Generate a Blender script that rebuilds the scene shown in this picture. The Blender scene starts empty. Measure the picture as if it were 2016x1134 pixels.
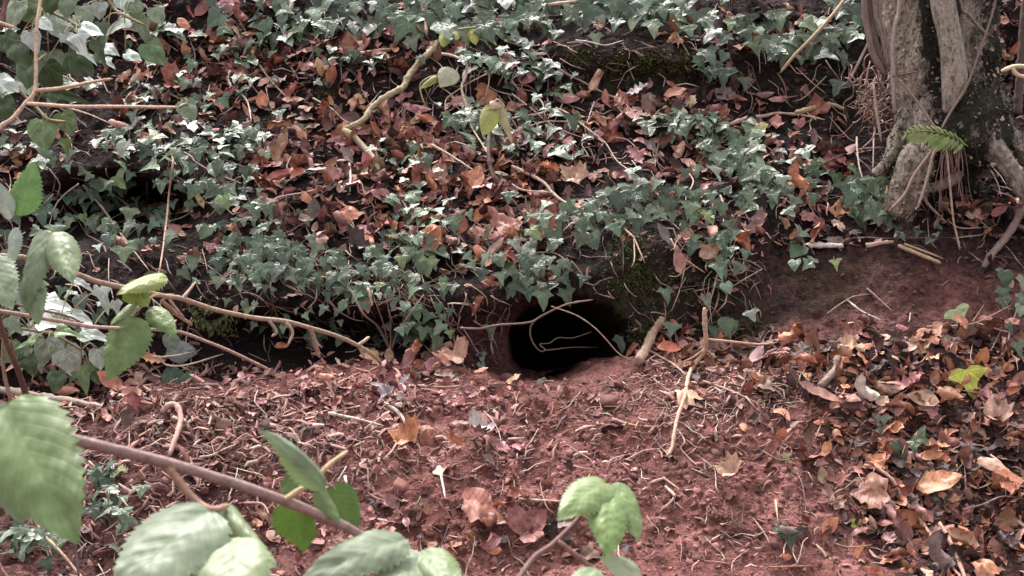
import bpy, math, random
import numpy as np
from mathutils import Vector, Matrix, noise as mnoise
from mathutils.bvhtree import BVHTree

random.seed(7)
rng = np.random.default_rng(7)
sc = bpy.context.scene
col = sc.collection

# ------------------------------------------------------------------ camera
FPX = 2902.0                      # focal length in photograph pixels (2016 wide)
PITCH = math.radians(3.6)
CAM = Vector((0.0, -3.6, 0.45))
cd = bpy.data.cameras.new("camera")
cam = bpy.data.objects.new("camera", cd)
col.objects.link(cam)
cam.location = CAM
cam.rotation_euler = (math.radians(90) - PITCH, 0, 0)
cd.sensor_width = 36.0
cd.lens = 36.0 * FPX / 2016.0
cd.clip_start = 0.05
cd.clip_end = 400
cd.dof.use_dof = True
cd.dof.focus_distance = 3.75
cd.dof.aperture_fstop = 14.0
sc.camera = cam

# ------------------------------------------------------------------ sky and light (overcast)
SUN_EL, SUN_AZ = math.radians(60), math.radians(338)
world = bpy.data.worlds.new("World")
sc.world = world
world.use_nodes = True
wn = world.node_tree
bg = wn.nodes["Background"]
sky = wn.nodes.new("ShaderNodeTexSky")
sky.sky_type = 'NISHITA'
sky.sun_disc = False
sky.sun_elevation = SUN_EL
sky.sun_rotation = SUN_AZ
sky.dust_density = 4.0
hsv = wn.nodes.new("ShaderNodeHueSaturation")      # cloud layer: the blue is washed out
hsv.inputs["Saturation"].default_value = 0.10
wn.links.new(sky.outputs[0], hsv.inputs["Color"])
tnt = wn.nodes.new("ShaderNodeMix"); tnt.data_type = 'RGBA'; tnt.blend_type = 'MULTIPLY'; tnt.inputs[0].default_value = 1.0
tnt.inputs[7].default_value = (1.05, 0.975, 1.0, 1)   # white balance of the photograph, a little pink
wn.links.new(hsv.outputs[0], tnt.inputs[6])
wn.links.new(tnt.outputs[2], bg.inputs["Color"])
bg.inputs["Strength"].default_value = 0.115
sd = bpy.data.lights.new("sun", 'SUN')
sd.energy = 1.5
sd.angle = math.radians(22)
sd.color = (1.0, 0.93, 0.91)
sun = bpy.data.objects.new("sun", sd)
col.objects.link(sun)
sdir = Vector((math.sin(SUN_AZ) * math.cos(SUN_EL), math.cos(SUN_AZ) * math.cos(SUN_EL), math.sin(SUN_EL)))
sun.rotation_euler = sdir.to_track_quat('Z', 'Y').to_euler()
sun.location = (0, 0, 6)
vs = sc.view_settings
vs.view_transform = 'Standard'
vs.look = 'None'
vs.gamma = 1.0
vs.exposure = 1.88
sc.cycles.max_bounces = 5
sc.cycles.diffuse_bounces = 2
sc.cycles.glossy_bounces = 2
sc.cycles.transparent_max_bounces = 4

# ------------------------------------------------------------------ helpers
CF = Vector((0, math.cos(PITCH), -math.sin(PITCH)))
CU = Vector((0, math.sin(PITCH), math.cos(PITCH)))
CR = Vector((1, 0, 0))

def ray(u, v):
    return CF + CR * ((u - 1008) / FPX) + CU * ((567 - v) / FPX)

def at(u, v, d):
    """the point seen at (u, v) that lies d metres in front of the camera"""
    return CAM + ray(u, v) * d

def zv(v, y):
    k = (567 - v) / FPX
    d = (y - CAM.y) / (math.cos(PITCH) + math.sin(PITCH) * k)
    return CAM.z + d * (-math.sin(PITCH) + math.cos(PITCH) * k)

def hash3(i, j, k, seed):
    h = (i * 374761393 + j * 668265263 + k * 2147483647 + seed * 1442695041) & 0xFFFFFFFF
    h = ((h ^ (h >> 13)) * 1274126177) & 0xFFFFFFFF
    h = h ^ (h >> 16)
    return (h & 0xFFFF).astype(np.float64) / 32767.5 - 1.0

def vnoise(P, scale, seed=0):
    """smooth value noise, P is (n,3) in metres, scale in metres"""
    Q = P / scale
    I = np.floor(Q).astype(np.int64)
    f = Q - I
    f = f * f * f * (f * (f * 6 - 15) + 10)
    out = np.zeros(len(P))
    for dx in (0, 1):
        for dy in (0, 1):
            for dz in (0, 1):
                w = (f[:, 0] if dx else 1 - f[:, 0]) * (f[:, 1] if dy else 1 - f[:, 1]) * (f[:, 2] if dz else 1 - f[:, 2])
                out += w * hash3(I[:, 0] + dx, I[:, 1] + dy, I[:, 2] + dz, seed)
    return out

def project(P):
    """world points (n,3) -> photograph pixels"""
    D = P - np.array(CAM)
    f = D @ np.array(CF)
    return 1008 + FPX * (D @ np.array(CR)) / f, 567 - FPX * (D @ np.array(CU)) / f, f

def tag(o, label=None, cat=None, group=None, kind=None):
    if label: o["label"] = label
    if cat: o["category"] = cat
    if group: o["group"] = group
    if kind: o["kind"] = kind
    return o

def mesh_from(name, V, T, uv=None, tint=None, smooth=True):
    """triangle mesh from arrays"""
    V = np.asarray(V, dtype=np.float32)
    T = np.asarray(T, dtype=np.int32)
    me = bpy.data.meshes.new(name)
    me.vertices.add(len(V)); me.vertices.foreach_set("co", V.ravel())
    me.loops.add(T.size); me.loops.foreach_set("vertex_index", T.ravel())
    n = T.shape[1]
    me.polygons.add(len(T))
    me.polygons.foreach_set("loop_start", np.arange(0, T.size, n, dtype=np.int32))
    me.polygons.foreach_set("loop_total", np.full(len(T), n, dtype=np.int32))
    if smooth:
        me.polygons.foreach_set("use_smooth", np.ones(len(T), dtype=bool))
    if uv is not None:
        l = me.uv_layers.new(name="UVMap")
        l.data.foreach_set("uv", np.asarray(uv, dtype=np.float32)[T.ravel()].ravel())
    if tint is not None:
        a = me.color_attributes.new("tint", 'FLOAT_COLOR', 'POINT')
        c = np.ones((len(V), 4), dtype=np.float32); c[:, :3] = tint
        a.data.foreach_set("color", c.ravel())
    me.update(calc_edges=True)
    me.validate()
    return me

def link(name, me, mat=None, parent=None, loc=None, color=None):
    o = bpy.data.objects.new(name, me)
    col.objects.link(o)
    if mat is not None and me is not None and not me.materials:
        me.materials.append(mat)
    if parent is not None:
        o.parent = parent
    if loc is not None:
        o.location = loc
    if color is not None:
        o.color = (*color, 1.0)
    return o

def empty(name, loc):
    o = bpy.data.objects.new(name, None)
    o.empty_display_size = 0.03
    col.objects.link(o)
    o.location = loc
    return o

def frame(origin, along, normal, s=1.0, sx=None):
    y = along.normalized()
    z = (normal - y * normal.dot(y))
    if z.length < 1e-5:
        z = Vector((0.3, -1, 0.5)) - y * Vector((0.3, -1, 0.5)).dot(y)
    z.normalize()
    x = y.cross(z)
    sx = s if sx is None else sx
    M = Matrix.Identity(4)
    for i in range(3):
        M[i][0] = x[i] * sx; M[i][1] = y[i] * s; M[i][2] = z[i] * s; M[i][3] = origin[i]
    return M

class Acc:
    """gathers many small pieces into one mesh"""
    def __init__(self): self.V, self.T, self.C, self.U, self.n = [], [], [], [], 0
    def add(self, V, T, M=None, c=(1, 1, 1), uv=None):
        V = np.asarray(V, dtype=np.float64)
        if M is not None:
            A = np.array(M); V = V @ A[:3, :3].T + A[:3, 3]
        self.V.append(V); self.T.append(np.asarray(T) + self.n)
        self.C.append(np.tile(np.asarray(c, dtype=np.float64), (len(V), 1)))
        self.U.append(np.zeros((len(V), 2)) if uv is None else np.asarray(uv))
        self.n += len(V)
    def mesh(self, name, smooth=True):
        return mesh_from(name, np.vstack(self.V), np.vstack(self.T), np.vstack(self.U), np.vstack(self.C), smooth)

def catmull(P, n):
    P = [Vector(p) for p in P]
    if len(P) < 3 or n < 2:
        return P
    out = []
    for i in range(len(P) - 1):
        p0 = P[i - 1] if i else P[0] * 2 - P[1]
        p1, p2 = P[i], P[i + 1]
        p3 = P[i + 2] if i + 2 < len(P) else P[-1] * 2 - P[-2]
        for k in range(n):
            t = k / n
            out.append(0.5 * ((2 * p1) + (p2 - p0) * t + (2 * p0 - 5 * p1 + 4 * p2 - p3) * t * t + (3 * p1 - p0 - 3 * p2 + p3) * t ** 3))
    out.append(P[-1])
    return out

def tube(P, R, seg=6, knob=0.0, seed=0, sub=4, rfun=None):
    """tube through points P with radii R (a number or one per point); returns V, T, uv"""
    n0 = len(P)
    R = [R] * n0 if not hasattr(R, "__len__") else list(R)
    if sub > 1 and n0 > 2:
        Q = catmull(P, sub)
        RR = []
        for i in range(n0 - 1):
            for k in range(sub):
                RR.append(R[i] + (R[i + 1] - R[i]) * k / sub)
        RR.append(R[-1])
    else:
        Q, RR = [Vector(p) for p in P], R
    RR = list(RR); RR[0] *= .72; RR[-1] *= .5
    if len(RR) > 6: RR[1] *= .93; RR[-2] *= .85
    V, T, U = [], [], []
    n = len(Q)
    ref = Vector((0.21, -0.9, 0.37))
    ln = 0.0
    for i in range(n):
        t = (Q[min(i + 1, n - 1)] - Q[max(i - 1, 0)])
        t = t.normalized() if t.length > 1e-9 else Vector((0, 0, 1))
        a = ref - t * ref.dot(t)
        if a.length < 1e-3: a = Vector((1, 0, 0)) - t * t.x
        a.normalize(); b = t.cross(a); ref = a
        if i: ln += (Q[i] - Q[i - 1]).length
        for k in range(seg):
            th = 2 * math.pi * k / seg
            r = RR[i]
            if knob:
                r *= 1 + knob * (mnoise.noise(Vector((i * 0.55, seed * 7.3, k * 0.8))) + 0.6 * mnoise.noise(Vector((i * 1.7 + 9, seed * 3.1, k * 1.3)))) + (knob * .9 if (i * 7 + int(seed * 3)) % 9 == 0 else 0)
            if rfun: r *= rfun(i / (n - 1), th)
            p = Q[i] + (a * math.cos(th) + b * math.sin(th)) * r
            V.append(p[:]); U.append((k / seg, ln))
    for i in range(n - 1):
        for k in range(seg):
            a0, a1 = i * seg + k, i * seg + (k + 1) % seg
            b0, b1 = a0 + seg, a1 + seg
            T.append((a0, a1, b1)); T.append((a0, b1, b0))
    for end, base in ((0, 0), (1, (n - 1) * seg)):
        c = len(V); V.append(Q[-1 if end else 0][:]); U.append((0.5, ln if end else 0))
        for k in range(seg):
            x, y = base + k, base + (k + 1) % seg
            T.append((c, x, y) if end else (c, y, x))
    return np.array(V), np.array(T), np.array(U)

# ------------------------------------------------------------------ materials
def nt(name):
    m = bpy.data.materials.new(name)
    m.use_nodes = True
    t = m.node_tree
    return m, t, t.nodes["Principled BSDF"]

def N(t, typ, **kw):
    n = t.nodes.new(typ)
    for k, v in kw.items():
        if k in n.inputs: n.inputs[k].default_value = v
        else: setattr(n, k, v)
    return n

def math_(t, op, a, b=None):
    n = t.nodes.new("ShaderNodeMath"); n.operation = op
    for i, x in enumerate((a, b)):
        if x is None: continue
        if isinstance(x, (int, float)): n.inputs[i].default_value = x
        else: t.links.new(x, n.inputs[i])
    return n.outputs[0]

def mix(t, fac, a, b, blend='MIX'):
    n = t.nodes.new("ShaderNodeMix"); n.data_type = 'RGBA'; n.blend_type = blend
    for s, x in ((0, fac), (6, a), (7, b)):
        if isinstance(x, (int, float)): n.inputs[s].default_value = x
        elif isinstance(x, tuple): n.inputs[s].default_value = (*x, 1)
        else: t.links.new(x, n.inputs[s])
    return n.outputs[2]

def ramp(t, fac, stops):
    n = t.nodes.new("ShaderNodeValToRGB")
    e = n.color_ramp.elements
    while len(e) < len(stops): e.new(0.5)
    for el, (p, c) in zip(e, stops):
        el.position = p; el.color = (*c, 1) if len(c) == 3 else c
    t.links.new(fac, n.inputs[0])
    return n.outputs[0]

def noise_tex(t, scale, detail=4, rough=0.6, coord=None, w=None):
    n = t.nodes.new("ShaderNodeTexNoise")
    n.inputs["Scale"].default_value = scale; n.inputs["Detail"].default_value = detail; n.inputs["Roughness"].default_value = rough
    if coord is not None: t.links.new(coord, n.inputs["Vector"])
    return n.outputs[0]

def leaf_mat(name, src, veins, rough=0.5, spec=0.5, blotch=0.35, trans=0.0, vein_gain=1.35, bump=0.3, blotch_scale=40, coat=0.0):
    m, t, b = nt(name)
    if src == 'object':
        oi = N(t, "ShaderNodeObjectInfo"); c = oi.outputs["Color"]; rnd = oi.outputs["Random"]
    else:
        a = N(t, "ShaderNodeAttribute", attribute_name="tint"); c = a.outputs["Color"]; rnd = None
    geo = N(t, "ShaderNodeNewGeometry")
    nz = noise_tex(t, blotch_scale, 3, 0.65, geo.outputs["Position"])
    f = ramp(t, nz, [(0.28, (1 - blotch,) * 3), (0.5, (1, 1, 1)), (0.72, (1 + blotch * 0.7,) * 3)])
    c = mix(t, 1.0, c, f, 'MULTIPLY')
    uv = N(t, "ShaderNodeUVMap", uv_map="UVMap")
    sp = N(t, "ShaderNodeSeparateXYZ"); t.links.new(uv.outputs[0], sp.inputs[0])
    q = math_(t, 'ABSOLUTE', sp.outputs[0]); s = sp.outputs[1]
    if veins == 'pinnate':
        w = math_(t, 'SUBTRACT', math_(t, 'MULTIPLY', s, 9.0), math_(t, 'MULTIPLY', q, 2.6))
        tri = math_(t, 'ABSOLUTE', math_(t, 'SUBTRACT', math_(t, 'FRACT', w), 0.5))
        v1 = math_(t, 'SUBTRACT', 1.0, math_(t, 'MULTIPLY', tri, 7.0))
        v2 = math_(t, 'SUBTRACT', 1.0, math_(t, 'MULTIPLY', q, 14.0))
        vm = math_(t, 'MAXIMUM', math_(t, 'MAXIMUM', v1, 0.0), math_(t, 'MAXIMUM', v2, 0.0))
        rel = math_(t, 'SUBTRACT', math_(t, 'MULTIPLY', tri, 2.0), vm)
    else:
        an = math_(t, 'ARCTAN2', sp.outputs[0], s)
        r = math_(t, 'SQRT', math_(t, 'ADD', math_(t, 'MULTIPLY', q, q), math_(t, 'MULTIPLY', s, s)))
        fr = math_(t, 'ABSOLUTE', math_(t, 'SUBTRACT', math_(t, 'FRACT', math_(t, 'ADD', math_(t, 'MULTIPLY', an, 1.45), 0.5)), 0.5))
        d = math_(t, 'MULTIPLY', fr, r)
        vm = math_(t, 'MAXIMUM', math_(t, 'SUBTRACT', 1.0, math_(t, 'MULTIPLY', d, 28.0)), 0.0)
        rel = math_(t, 'SUBTRACT', math_(t, 'MULTIPLY', fr, 0.7), vm)
    c = mix(t, math_(t, 'MULTIPLY', vm, 0.55), c, mix(t, 1.0, c, (vein_gain,) * 3, 'MULTIPLY'))
    t.links.new(c, b.inputs["Base Color"])
    b.inputs["Roughness"].default_value = rough
    b.inputs["Specular IOR Level"].default_value = spec
    if coat: b.inputs["Coat Weight"].default_value = coat; b.inputs["Coat Roughness"].default_value = 0.25
    bp = N(t, "ShaderNodeBump"); bp.inputs["Strength"].default_value = bump; bp.inputs["Distance"].default_value = 0.002
    fine = noise_tex(t, blotch_scale * 9, 1, 0.6, geo.outputs["Position"])
    t.links.new(math_(t, 'ADD', rel, math_(t, 'MULTIPLY', fine, 0.5)), bp.inputs["Height"])
    t.links.new(bp.outputs[0], b.inputs["Normal"])
    if trans:
        tr = N(t, "ShaderNodeBsdfTranslucent")
        t.links.new(mix(t, 1.0, c, (1.0, 1.15, 0.65), 'MULTIPLY'), tr.inputs[0])
        mx = N(t, "ShaderNodeMixShader"); mx.inputs[0].default_value = trans
        t.links.new(b.outputs[0], mx.inputs[1]); t.links.new(tr.outputs[0], mx.inputs[2])
        t.links.new(mx.outputs[0], t.nodes["Material Output"].inputs[0])
    return m

def wood_mat(name, src, rough=0.75, contrast=0.5, scale=90):
    m, t, b = nt(name)
    if src == 'object':
        c = N(t, "ShaderNodeObjectInfo").outputs["Color"]
    else:
        c = N(t, "ShaderNodeAttribute", attribute_name="tint").outputs["Color"]
    geo = N(t, "ShaderNodeNewGeometry")
    nz = noise_tex(t, scale, 6, 0.7, geo.outputs["Position"])
    f = ramp(t, nz, [(0.3, (1 - contrast,) * 3), (0.5, (0.95,) * 3), (0.68, (1 + contrast * 0.6,) * 3)])
    c = mix(t, 1.0, c, f, 'MULTIPLY')
    t.links.new(c, b.inputs["Base Color"])
    b.inputs["Roughness"].default_value = rough
    b.inputs["Specular IOR Level"].default_value = 0.35
    bp = N(t, "ShaderNodeBump"); bp.inputs["Strength"].default_value = 0.5; bp.inputs["Distance"].default_value = 0.003
    t.links.new(noise_tex(t, scale * 3, 4, 0.7, geo.outputs["Position"]), bp.inputs["Height"])
    t.links.new(bp.outputs[0], b.inputs["Normal"])
    return m

M_ivy = leaf_mat("ivy_leaf", 'object', 'palmate', 0.40, 0.55, 0.35, 0.0, 2.2, 0.35, 60)
M_green = leaf_mat("bramble_leaf", 'object', 'pinnate', 0.48, 0.4, 0.25, 0.22, 1.3, 0.10, 38)
M_dead = leaf_mat("dead_leaf", 'object', 'pinnate', 0.55, 0.32, 0.5, 0.0, 1.2, 0.15, 60)
M_dead_s = leaf_mat("dead_leaf_mass", 'attr', 'pinnate', 0.6, 0.28, 0.5, 0.0, 1.2, 0.15, 60)
M_twig = wood_mat("twig_bark", 'object', 0.7, 0.45, 120)
M_twig_s = wood_mat("twig_bark_mass", 'attr', 0.7, 0.45, 120)
M_crumb = wood_mat("soil_crumb", 'attr', 0.9, 0.35, 200)

# soil: red dug-out subsoil on the mound, dark humus on the bank, blackened further to paint shade into its gaps
def soil_mat():
    m, t, b = nt("soil")
    geo = N(t, "ShaderNodeNewGeometry"); P = geo.outputs["Position"]
    a = N(t, "ShaderNodeAttribute", attribute_name="tint")
    sp = N(t, "ShaderNodeSeparateColor"); t.links.new(a.outputs["Color"], sp.inputs[0])
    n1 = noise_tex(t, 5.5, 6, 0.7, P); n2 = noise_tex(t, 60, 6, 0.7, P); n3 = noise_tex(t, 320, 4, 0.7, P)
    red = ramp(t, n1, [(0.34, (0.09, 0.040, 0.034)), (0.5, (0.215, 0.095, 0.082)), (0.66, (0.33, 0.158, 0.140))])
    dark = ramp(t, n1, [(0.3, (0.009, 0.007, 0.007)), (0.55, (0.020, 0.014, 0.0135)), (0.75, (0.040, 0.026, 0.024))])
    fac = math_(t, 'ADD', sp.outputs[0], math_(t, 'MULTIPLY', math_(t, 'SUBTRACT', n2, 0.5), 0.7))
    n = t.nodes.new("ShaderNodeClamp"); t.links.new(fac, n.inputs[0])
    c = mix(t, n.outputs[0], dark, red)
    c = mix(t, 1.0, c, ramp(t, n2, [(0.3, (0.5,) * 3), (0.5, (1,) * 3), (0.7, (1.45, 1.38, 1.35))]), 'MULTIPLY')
    c = mix(t, 1.0, c, ramp(t, n3, [(0.3, (0.65,) * 3), (0.5, (1,) * 3), (0.72, (1.3,) * 3)]), 'MULTIPLY')
    # algae and thin moss film where the green channel says so
    g = ramp(t, noise_tex(t, 45, 5, 0.7, P), [(0.42, (0, 0, 0)), (0.6, (1, 1, 1))])
    c = mix(t, math_(t, 'MULTIPLY', g, sp.outputs[1]), c, (0.060, 0.066, 0.030))
    t.links.new(c, b.inputs["Base Color"])
    b.inputs["Roughness"].default_value = 0.9
    b.inputs["Specular IOR Level"].default_value = 0.12
    vo = N(t, "ShaderNodeTexVoronoi", Scale=130.0); t.links.new(P, vo.inputs["Vector"])
    h = math_(t, 'ADD', math_(t, 'MULTIPLY', n2, 1.6), math_(t, 'ADD', math_(t, 'MULTIPLY', n3, 0.5), math_(t, 'MULTIPLY', vo.outputs["Distance"], -0.7)))
    bp = N(t, "ShaderNodeBump"); bp.inputs["Strength"].default_value = 0.9; bp.inputs["Distance"].default_value = 0.008
    t.links.new(h, bp.inputs["Height"]); t.links.new(bp.outputs[0], b.inputs["Normal"])
    return m
M_soil = soil_mat()

# ------------------------------------------------------------------ the ground: mound, burrow and bank
# profile of the bank from behind the camera up to the top, given at a few places along it
US = [-260, 150, 400, 650, 860, 950, 1040, 1130, 1220, 1290, 1450, 1650, 1850, 2016, 2320]
crest_v = [810, 792, 748, 712, 720, 738, 750, 752, 744, 716, 694, 668, 625, 590, 560]
crest_y = [-.05, -.03, 0, .02, .01, 0, 0, 0, .01, .02, .04, .08, .14, .18, .22]
top_v = [560, 560, 588, 592, 590, 575, 560, 552, 520, 490, 480, 480, 455, 435, 420]
top_y = [.16, .16, .12, .07, .05, .05, .05, .05, .06, .09, .20, .30, .36, .42, .46]
mid_v = [370, 370, 375, 375, 380, 375, 370, 365, 360, 350, 345, 350, 345, 330, 320]
mid_y = [.44, .44, .42, .40, .40, .40, .40, .40, .40, .40, .46, .50, .54, .58, .60]
foot_v = [200, 200, 205, 212, 212, 205, 200, 195, 190, 190, 200, 212, 225, 225, 220]
foot_y = [.74, .74, .74, .72, .72, .72, .72, .72, .72, .72, .72, .72, .74, .78, .80]
led_v = [110, 108, 105, 135, 138, 112, 108, 105, 102, 100, 100, 105, 110, 112, 110]
led_y = [.92, .92, .90, .78, .77, .77, .76, .75, .75, .75, .75, .77, .84, .92, .95]
xs_c = np.array([(u - 1008) / 806.0 for u in US])
K = []
for i in range(len(US)):
    cy, cv = crest_y[i], crest_v[i]
    zc = zv(cv, cy)
    low = cv - 745
    pts = [(-8.0, -1.35), (-2.7, -1.08), (-1.0 + cy, zv(1300 + low * .2, -1.0 + cy)), (-.62 + cy, zv(1100 + low * .35, -.62 + cy)),
           (-.40 + cy, zv(912 + low * .6, -.40 + cy)), (-.17 + cy, zv(783 + low * .9, -.17 + cy)), (cy, zc), (cy + .09, zc + float(np.interp(US[i], [1290, 1450, 1650], [-.012, .045, .085]))),
           (top_y[i], zv(top_v[i], top_y[i])), (mid_y[i], zv(mid_v[i], mid_y[i])), (foot_y[i], zv(foot_v[i], foot_y[i])),
           (led_y[i], zv(led_v[i], led_y[i])), (1.0, zv(-10, 1.0)), (2.4, 2.0), (10.0, 4.2)]
    K.append(pts)
K = np.array(K)                                     # columns, points, (y,z)
xs = np.concatenate([-np.geomspace(9, 1.52, 26), np.arange(-1.5, 1.6, 0.0056), np.geomspace(1.61, 9, 26)])
nx = len(xs)
segs = [8, 14, 30, 44, 44, 34, 18, 14, 54, 56, 56, 30, 40, 26, 0]
Kx = np.empty((nx, K.shape[1], 2))
fx = np.linspace(-2.2, 2.2, 900)
for p in range(K.shape[1]):
    for c in range(2):
        a = np.interp(fx, xs_c, K[:, p, c])
        k = np.exp(-0.5 * (np.arange(-24, 25) / 9.0) ** 2); k /= k.sum()
        a = np.convolve(np.pad(a, 24, mode='edge'), k, mode='valid')
        Kx[:, p, c] = np.interp(xs, fx, a)
rows, tpar = [], []
for p in range(K.shape[1] - 1):
    for k in range(segs[p]):
        w = k / segs[p]
        rows.append(Kx[:, p] * (1 - w) + Kx[:, p + 1] * w); tpar.append(p + w)
rows.append(Kx[:, -1]); tpar.append(K.shape[1] - 1)
G = np.stack(rows)                                   # rows, columns, (y,z)
tpar = np.array(tpar)
ker = np.exp(-0.5 * (np.arange(-7, 8) / 3.0) ** 2); ker /= ker.sum()
Gp = np.pad(G, ((7, 7), (0, 0), (0, 0)), mode='edge')
G = sum(ker[i] * Gp[i:i + G.shape[0]] for i in range(15))
nr = G.shape[0]
V3 = np.empty((nr, nx, 3)); V3[..., 0] = xs[None, :]; V3[..., 1:] = G

def grid_normals(A):
    du = np.gradient(A, axis=1); dv = np.gradient(A, axis=0)
    n = np.cross(du, dv)
    return n / (np.linalg.norm(n, axis=2, keepdims=True) + 1e-12)

nrm = grid_normals(V3)
flat = V3.reshape(-1, 3)
T2 = np.repeat(tpar, nx)
bank = np.clip((T2 - 6.25) / 0.6, 0, 1)               # 0 on the mound, 1 on the bank
d = 0.020 * vnoise(flat, 0.26, 1) + 0.013 * vnoise(flat, 0.10, 2) + 0.007 * vnoise(flat, 0.042, 3)
d += (0.0052 + 0.001 * bank) * vnoise(flat, 0.019, 4) + 0.0034 * vnoise(flat, 0.0105, 5)
flk = vnoise(flat * np.array([1, 1, 2.2]), 0.03, 6); d += 0.0045 * np.abs(flk) * (1 - bank)
clod = (np.maximum(0, vnoise(flat, 0.055, 8)) ** 2 * 0.016 + np.abs(vnoise(flat, 0.024, 9)) * .006) * (1 - bank)
far = np.clip((np.abs(flat[:, 0]) - 1.6) / 2, 0, 1)
d = (d + clod) * (1 - 0.4 * far)
flat2 = flat + nrm.reshape(-1, 3) * d[:, None]
# hollows worn into the face: (u, v, half width, half height, depth)
U_, V_, F_ = project(flat)
infront = (T2 > 6.7) & (T2 < 11.6) & (F_ > 0.5)
for (hu, hv, ru, rv, dep) in [(215, 425, 190, 80, .36), (560, 668, 230, 62, .17), (1062, 676, 182, 84, .15), (790, 670, 120, 50, .12),
                              (880, 520, 70, 36, .05), (1250, 160, 180, 40, .05), (1500, 40, 80, 30, .10), (590, 30, 60, 35, .12),
                              (1945, 180, 60, 90, .12)]:
    r = np.sqrt(((U_ - hu) / ru) ** 2 + ((V_ - hv) / rv) ** 2)
    s = np.clip(1.15 - r, 0, 1); s = s * s * (3 - 2 * s)
    flat2[:, 1] += np.where(infront, s * dep, 0)
# the burrow: a tunnel that runs back and down into the bank
r = np.sqrt(((U_ - 1122) / 122) ** 2 + ((V_ - 684 + 8 * np.sin((U_ - 1030) / 60.0)) / 90) ** 2) + 0.06 * vnoise(flat, 0.05, 21) + 0.05 * vnoise(flat, 0.018, 22)
s = np.clip((1.04 - r) / 0.46, 0, 1); s = s * s * (3 - 2 * s)
tun = (T2 > 6.12) & (T2 < 9.0)
flat2[:, 1] += np.where(tun, s * 0.85, 0)
flat2[:, 2] -= np.where(tun, s * s * 0.22, 0)
pull = np.where(tun, s, 0)
flat2[:, 0] += pull * (-0.06) 
# soil kind: red = dug subsoil, green = algae film
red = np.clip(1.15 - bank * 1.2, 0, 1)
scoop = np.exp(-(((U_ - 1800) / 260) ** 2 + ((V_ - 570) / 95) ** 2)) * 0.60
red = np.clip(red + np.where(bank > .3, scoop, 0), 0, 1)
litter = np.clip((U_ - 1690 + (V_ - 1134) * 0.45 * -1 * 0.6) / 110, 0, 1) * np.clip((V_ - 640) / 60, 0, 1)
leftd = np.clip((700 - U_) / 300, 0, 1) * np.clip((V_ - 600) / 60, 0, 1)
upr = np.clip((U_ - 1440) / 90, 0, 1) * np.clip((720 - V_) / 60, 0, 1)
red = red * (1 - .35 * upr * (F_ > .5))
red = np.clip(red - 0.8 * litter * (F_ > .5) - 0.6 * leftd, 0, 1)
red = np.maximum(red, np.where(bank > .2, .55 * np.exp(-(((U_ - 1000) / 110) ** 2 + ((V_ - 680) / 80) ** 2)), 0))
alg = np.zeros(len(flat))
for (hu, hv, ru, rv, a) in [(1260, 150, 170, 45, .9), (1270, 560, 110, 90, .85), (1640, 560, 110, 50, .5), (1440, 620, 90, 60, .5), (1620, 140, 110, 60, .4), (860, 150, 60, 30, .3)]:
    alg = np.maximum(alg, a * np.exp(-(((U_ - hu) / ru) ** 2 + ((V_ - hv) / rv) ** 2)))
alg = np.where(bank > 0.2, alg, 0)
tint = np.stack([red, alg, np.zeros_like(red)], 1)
ii = np.arange(nr * nx).reshape(nr, nx)
quads = np.stack([ii[:-1, :-1], ii[:-1, 1:], ii[1:, 1:], ii[1:, :-1]], -1).reshape(-1, 4)
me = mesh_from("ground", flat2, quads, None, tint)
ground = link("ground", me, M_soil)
tag(ground, "red-brown earth mound, burrow mouth and dark woodland bank", kind="structure")

GB = BVHTree.FromPolygons([tuple(p) for p in flat2.tolist()], quads.tolist())
gn = grid_normals(flat2.reshape(nr, nx, 3)).reshape(-1, 3)

def S(u, v, lift=0.0):
    """the ground seen at (u, v), and its normal; lift moves it back towards the camera"""
    r_ = ray(u, v).normalized()
    h, n, i, dist = GB.ray_cast(CAM, r_)
    if h is None:
        h = CAM + r_ * 5.2; n = Vector((0, -1, 0.6)).normalized()
    if n.dot(r_) > 0: n = -n
    return h - r_ * lift, n

def depth_of(p):
    return (p - CAM).dot(CF)

def px(n, p):
    """n photograph pixels at the depth of point p, in metres"""
    return n * depth_of(p) / FPX

def smooth_normal(u, v):
    n = Vector((0, 0, 0))
    for du, dv in ((0, 0), (14, 0), (-14, 0), (0, 14), (0, -14)):
        n += S(u + du, v + dv)[1]
    return n.normalized()

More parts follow.
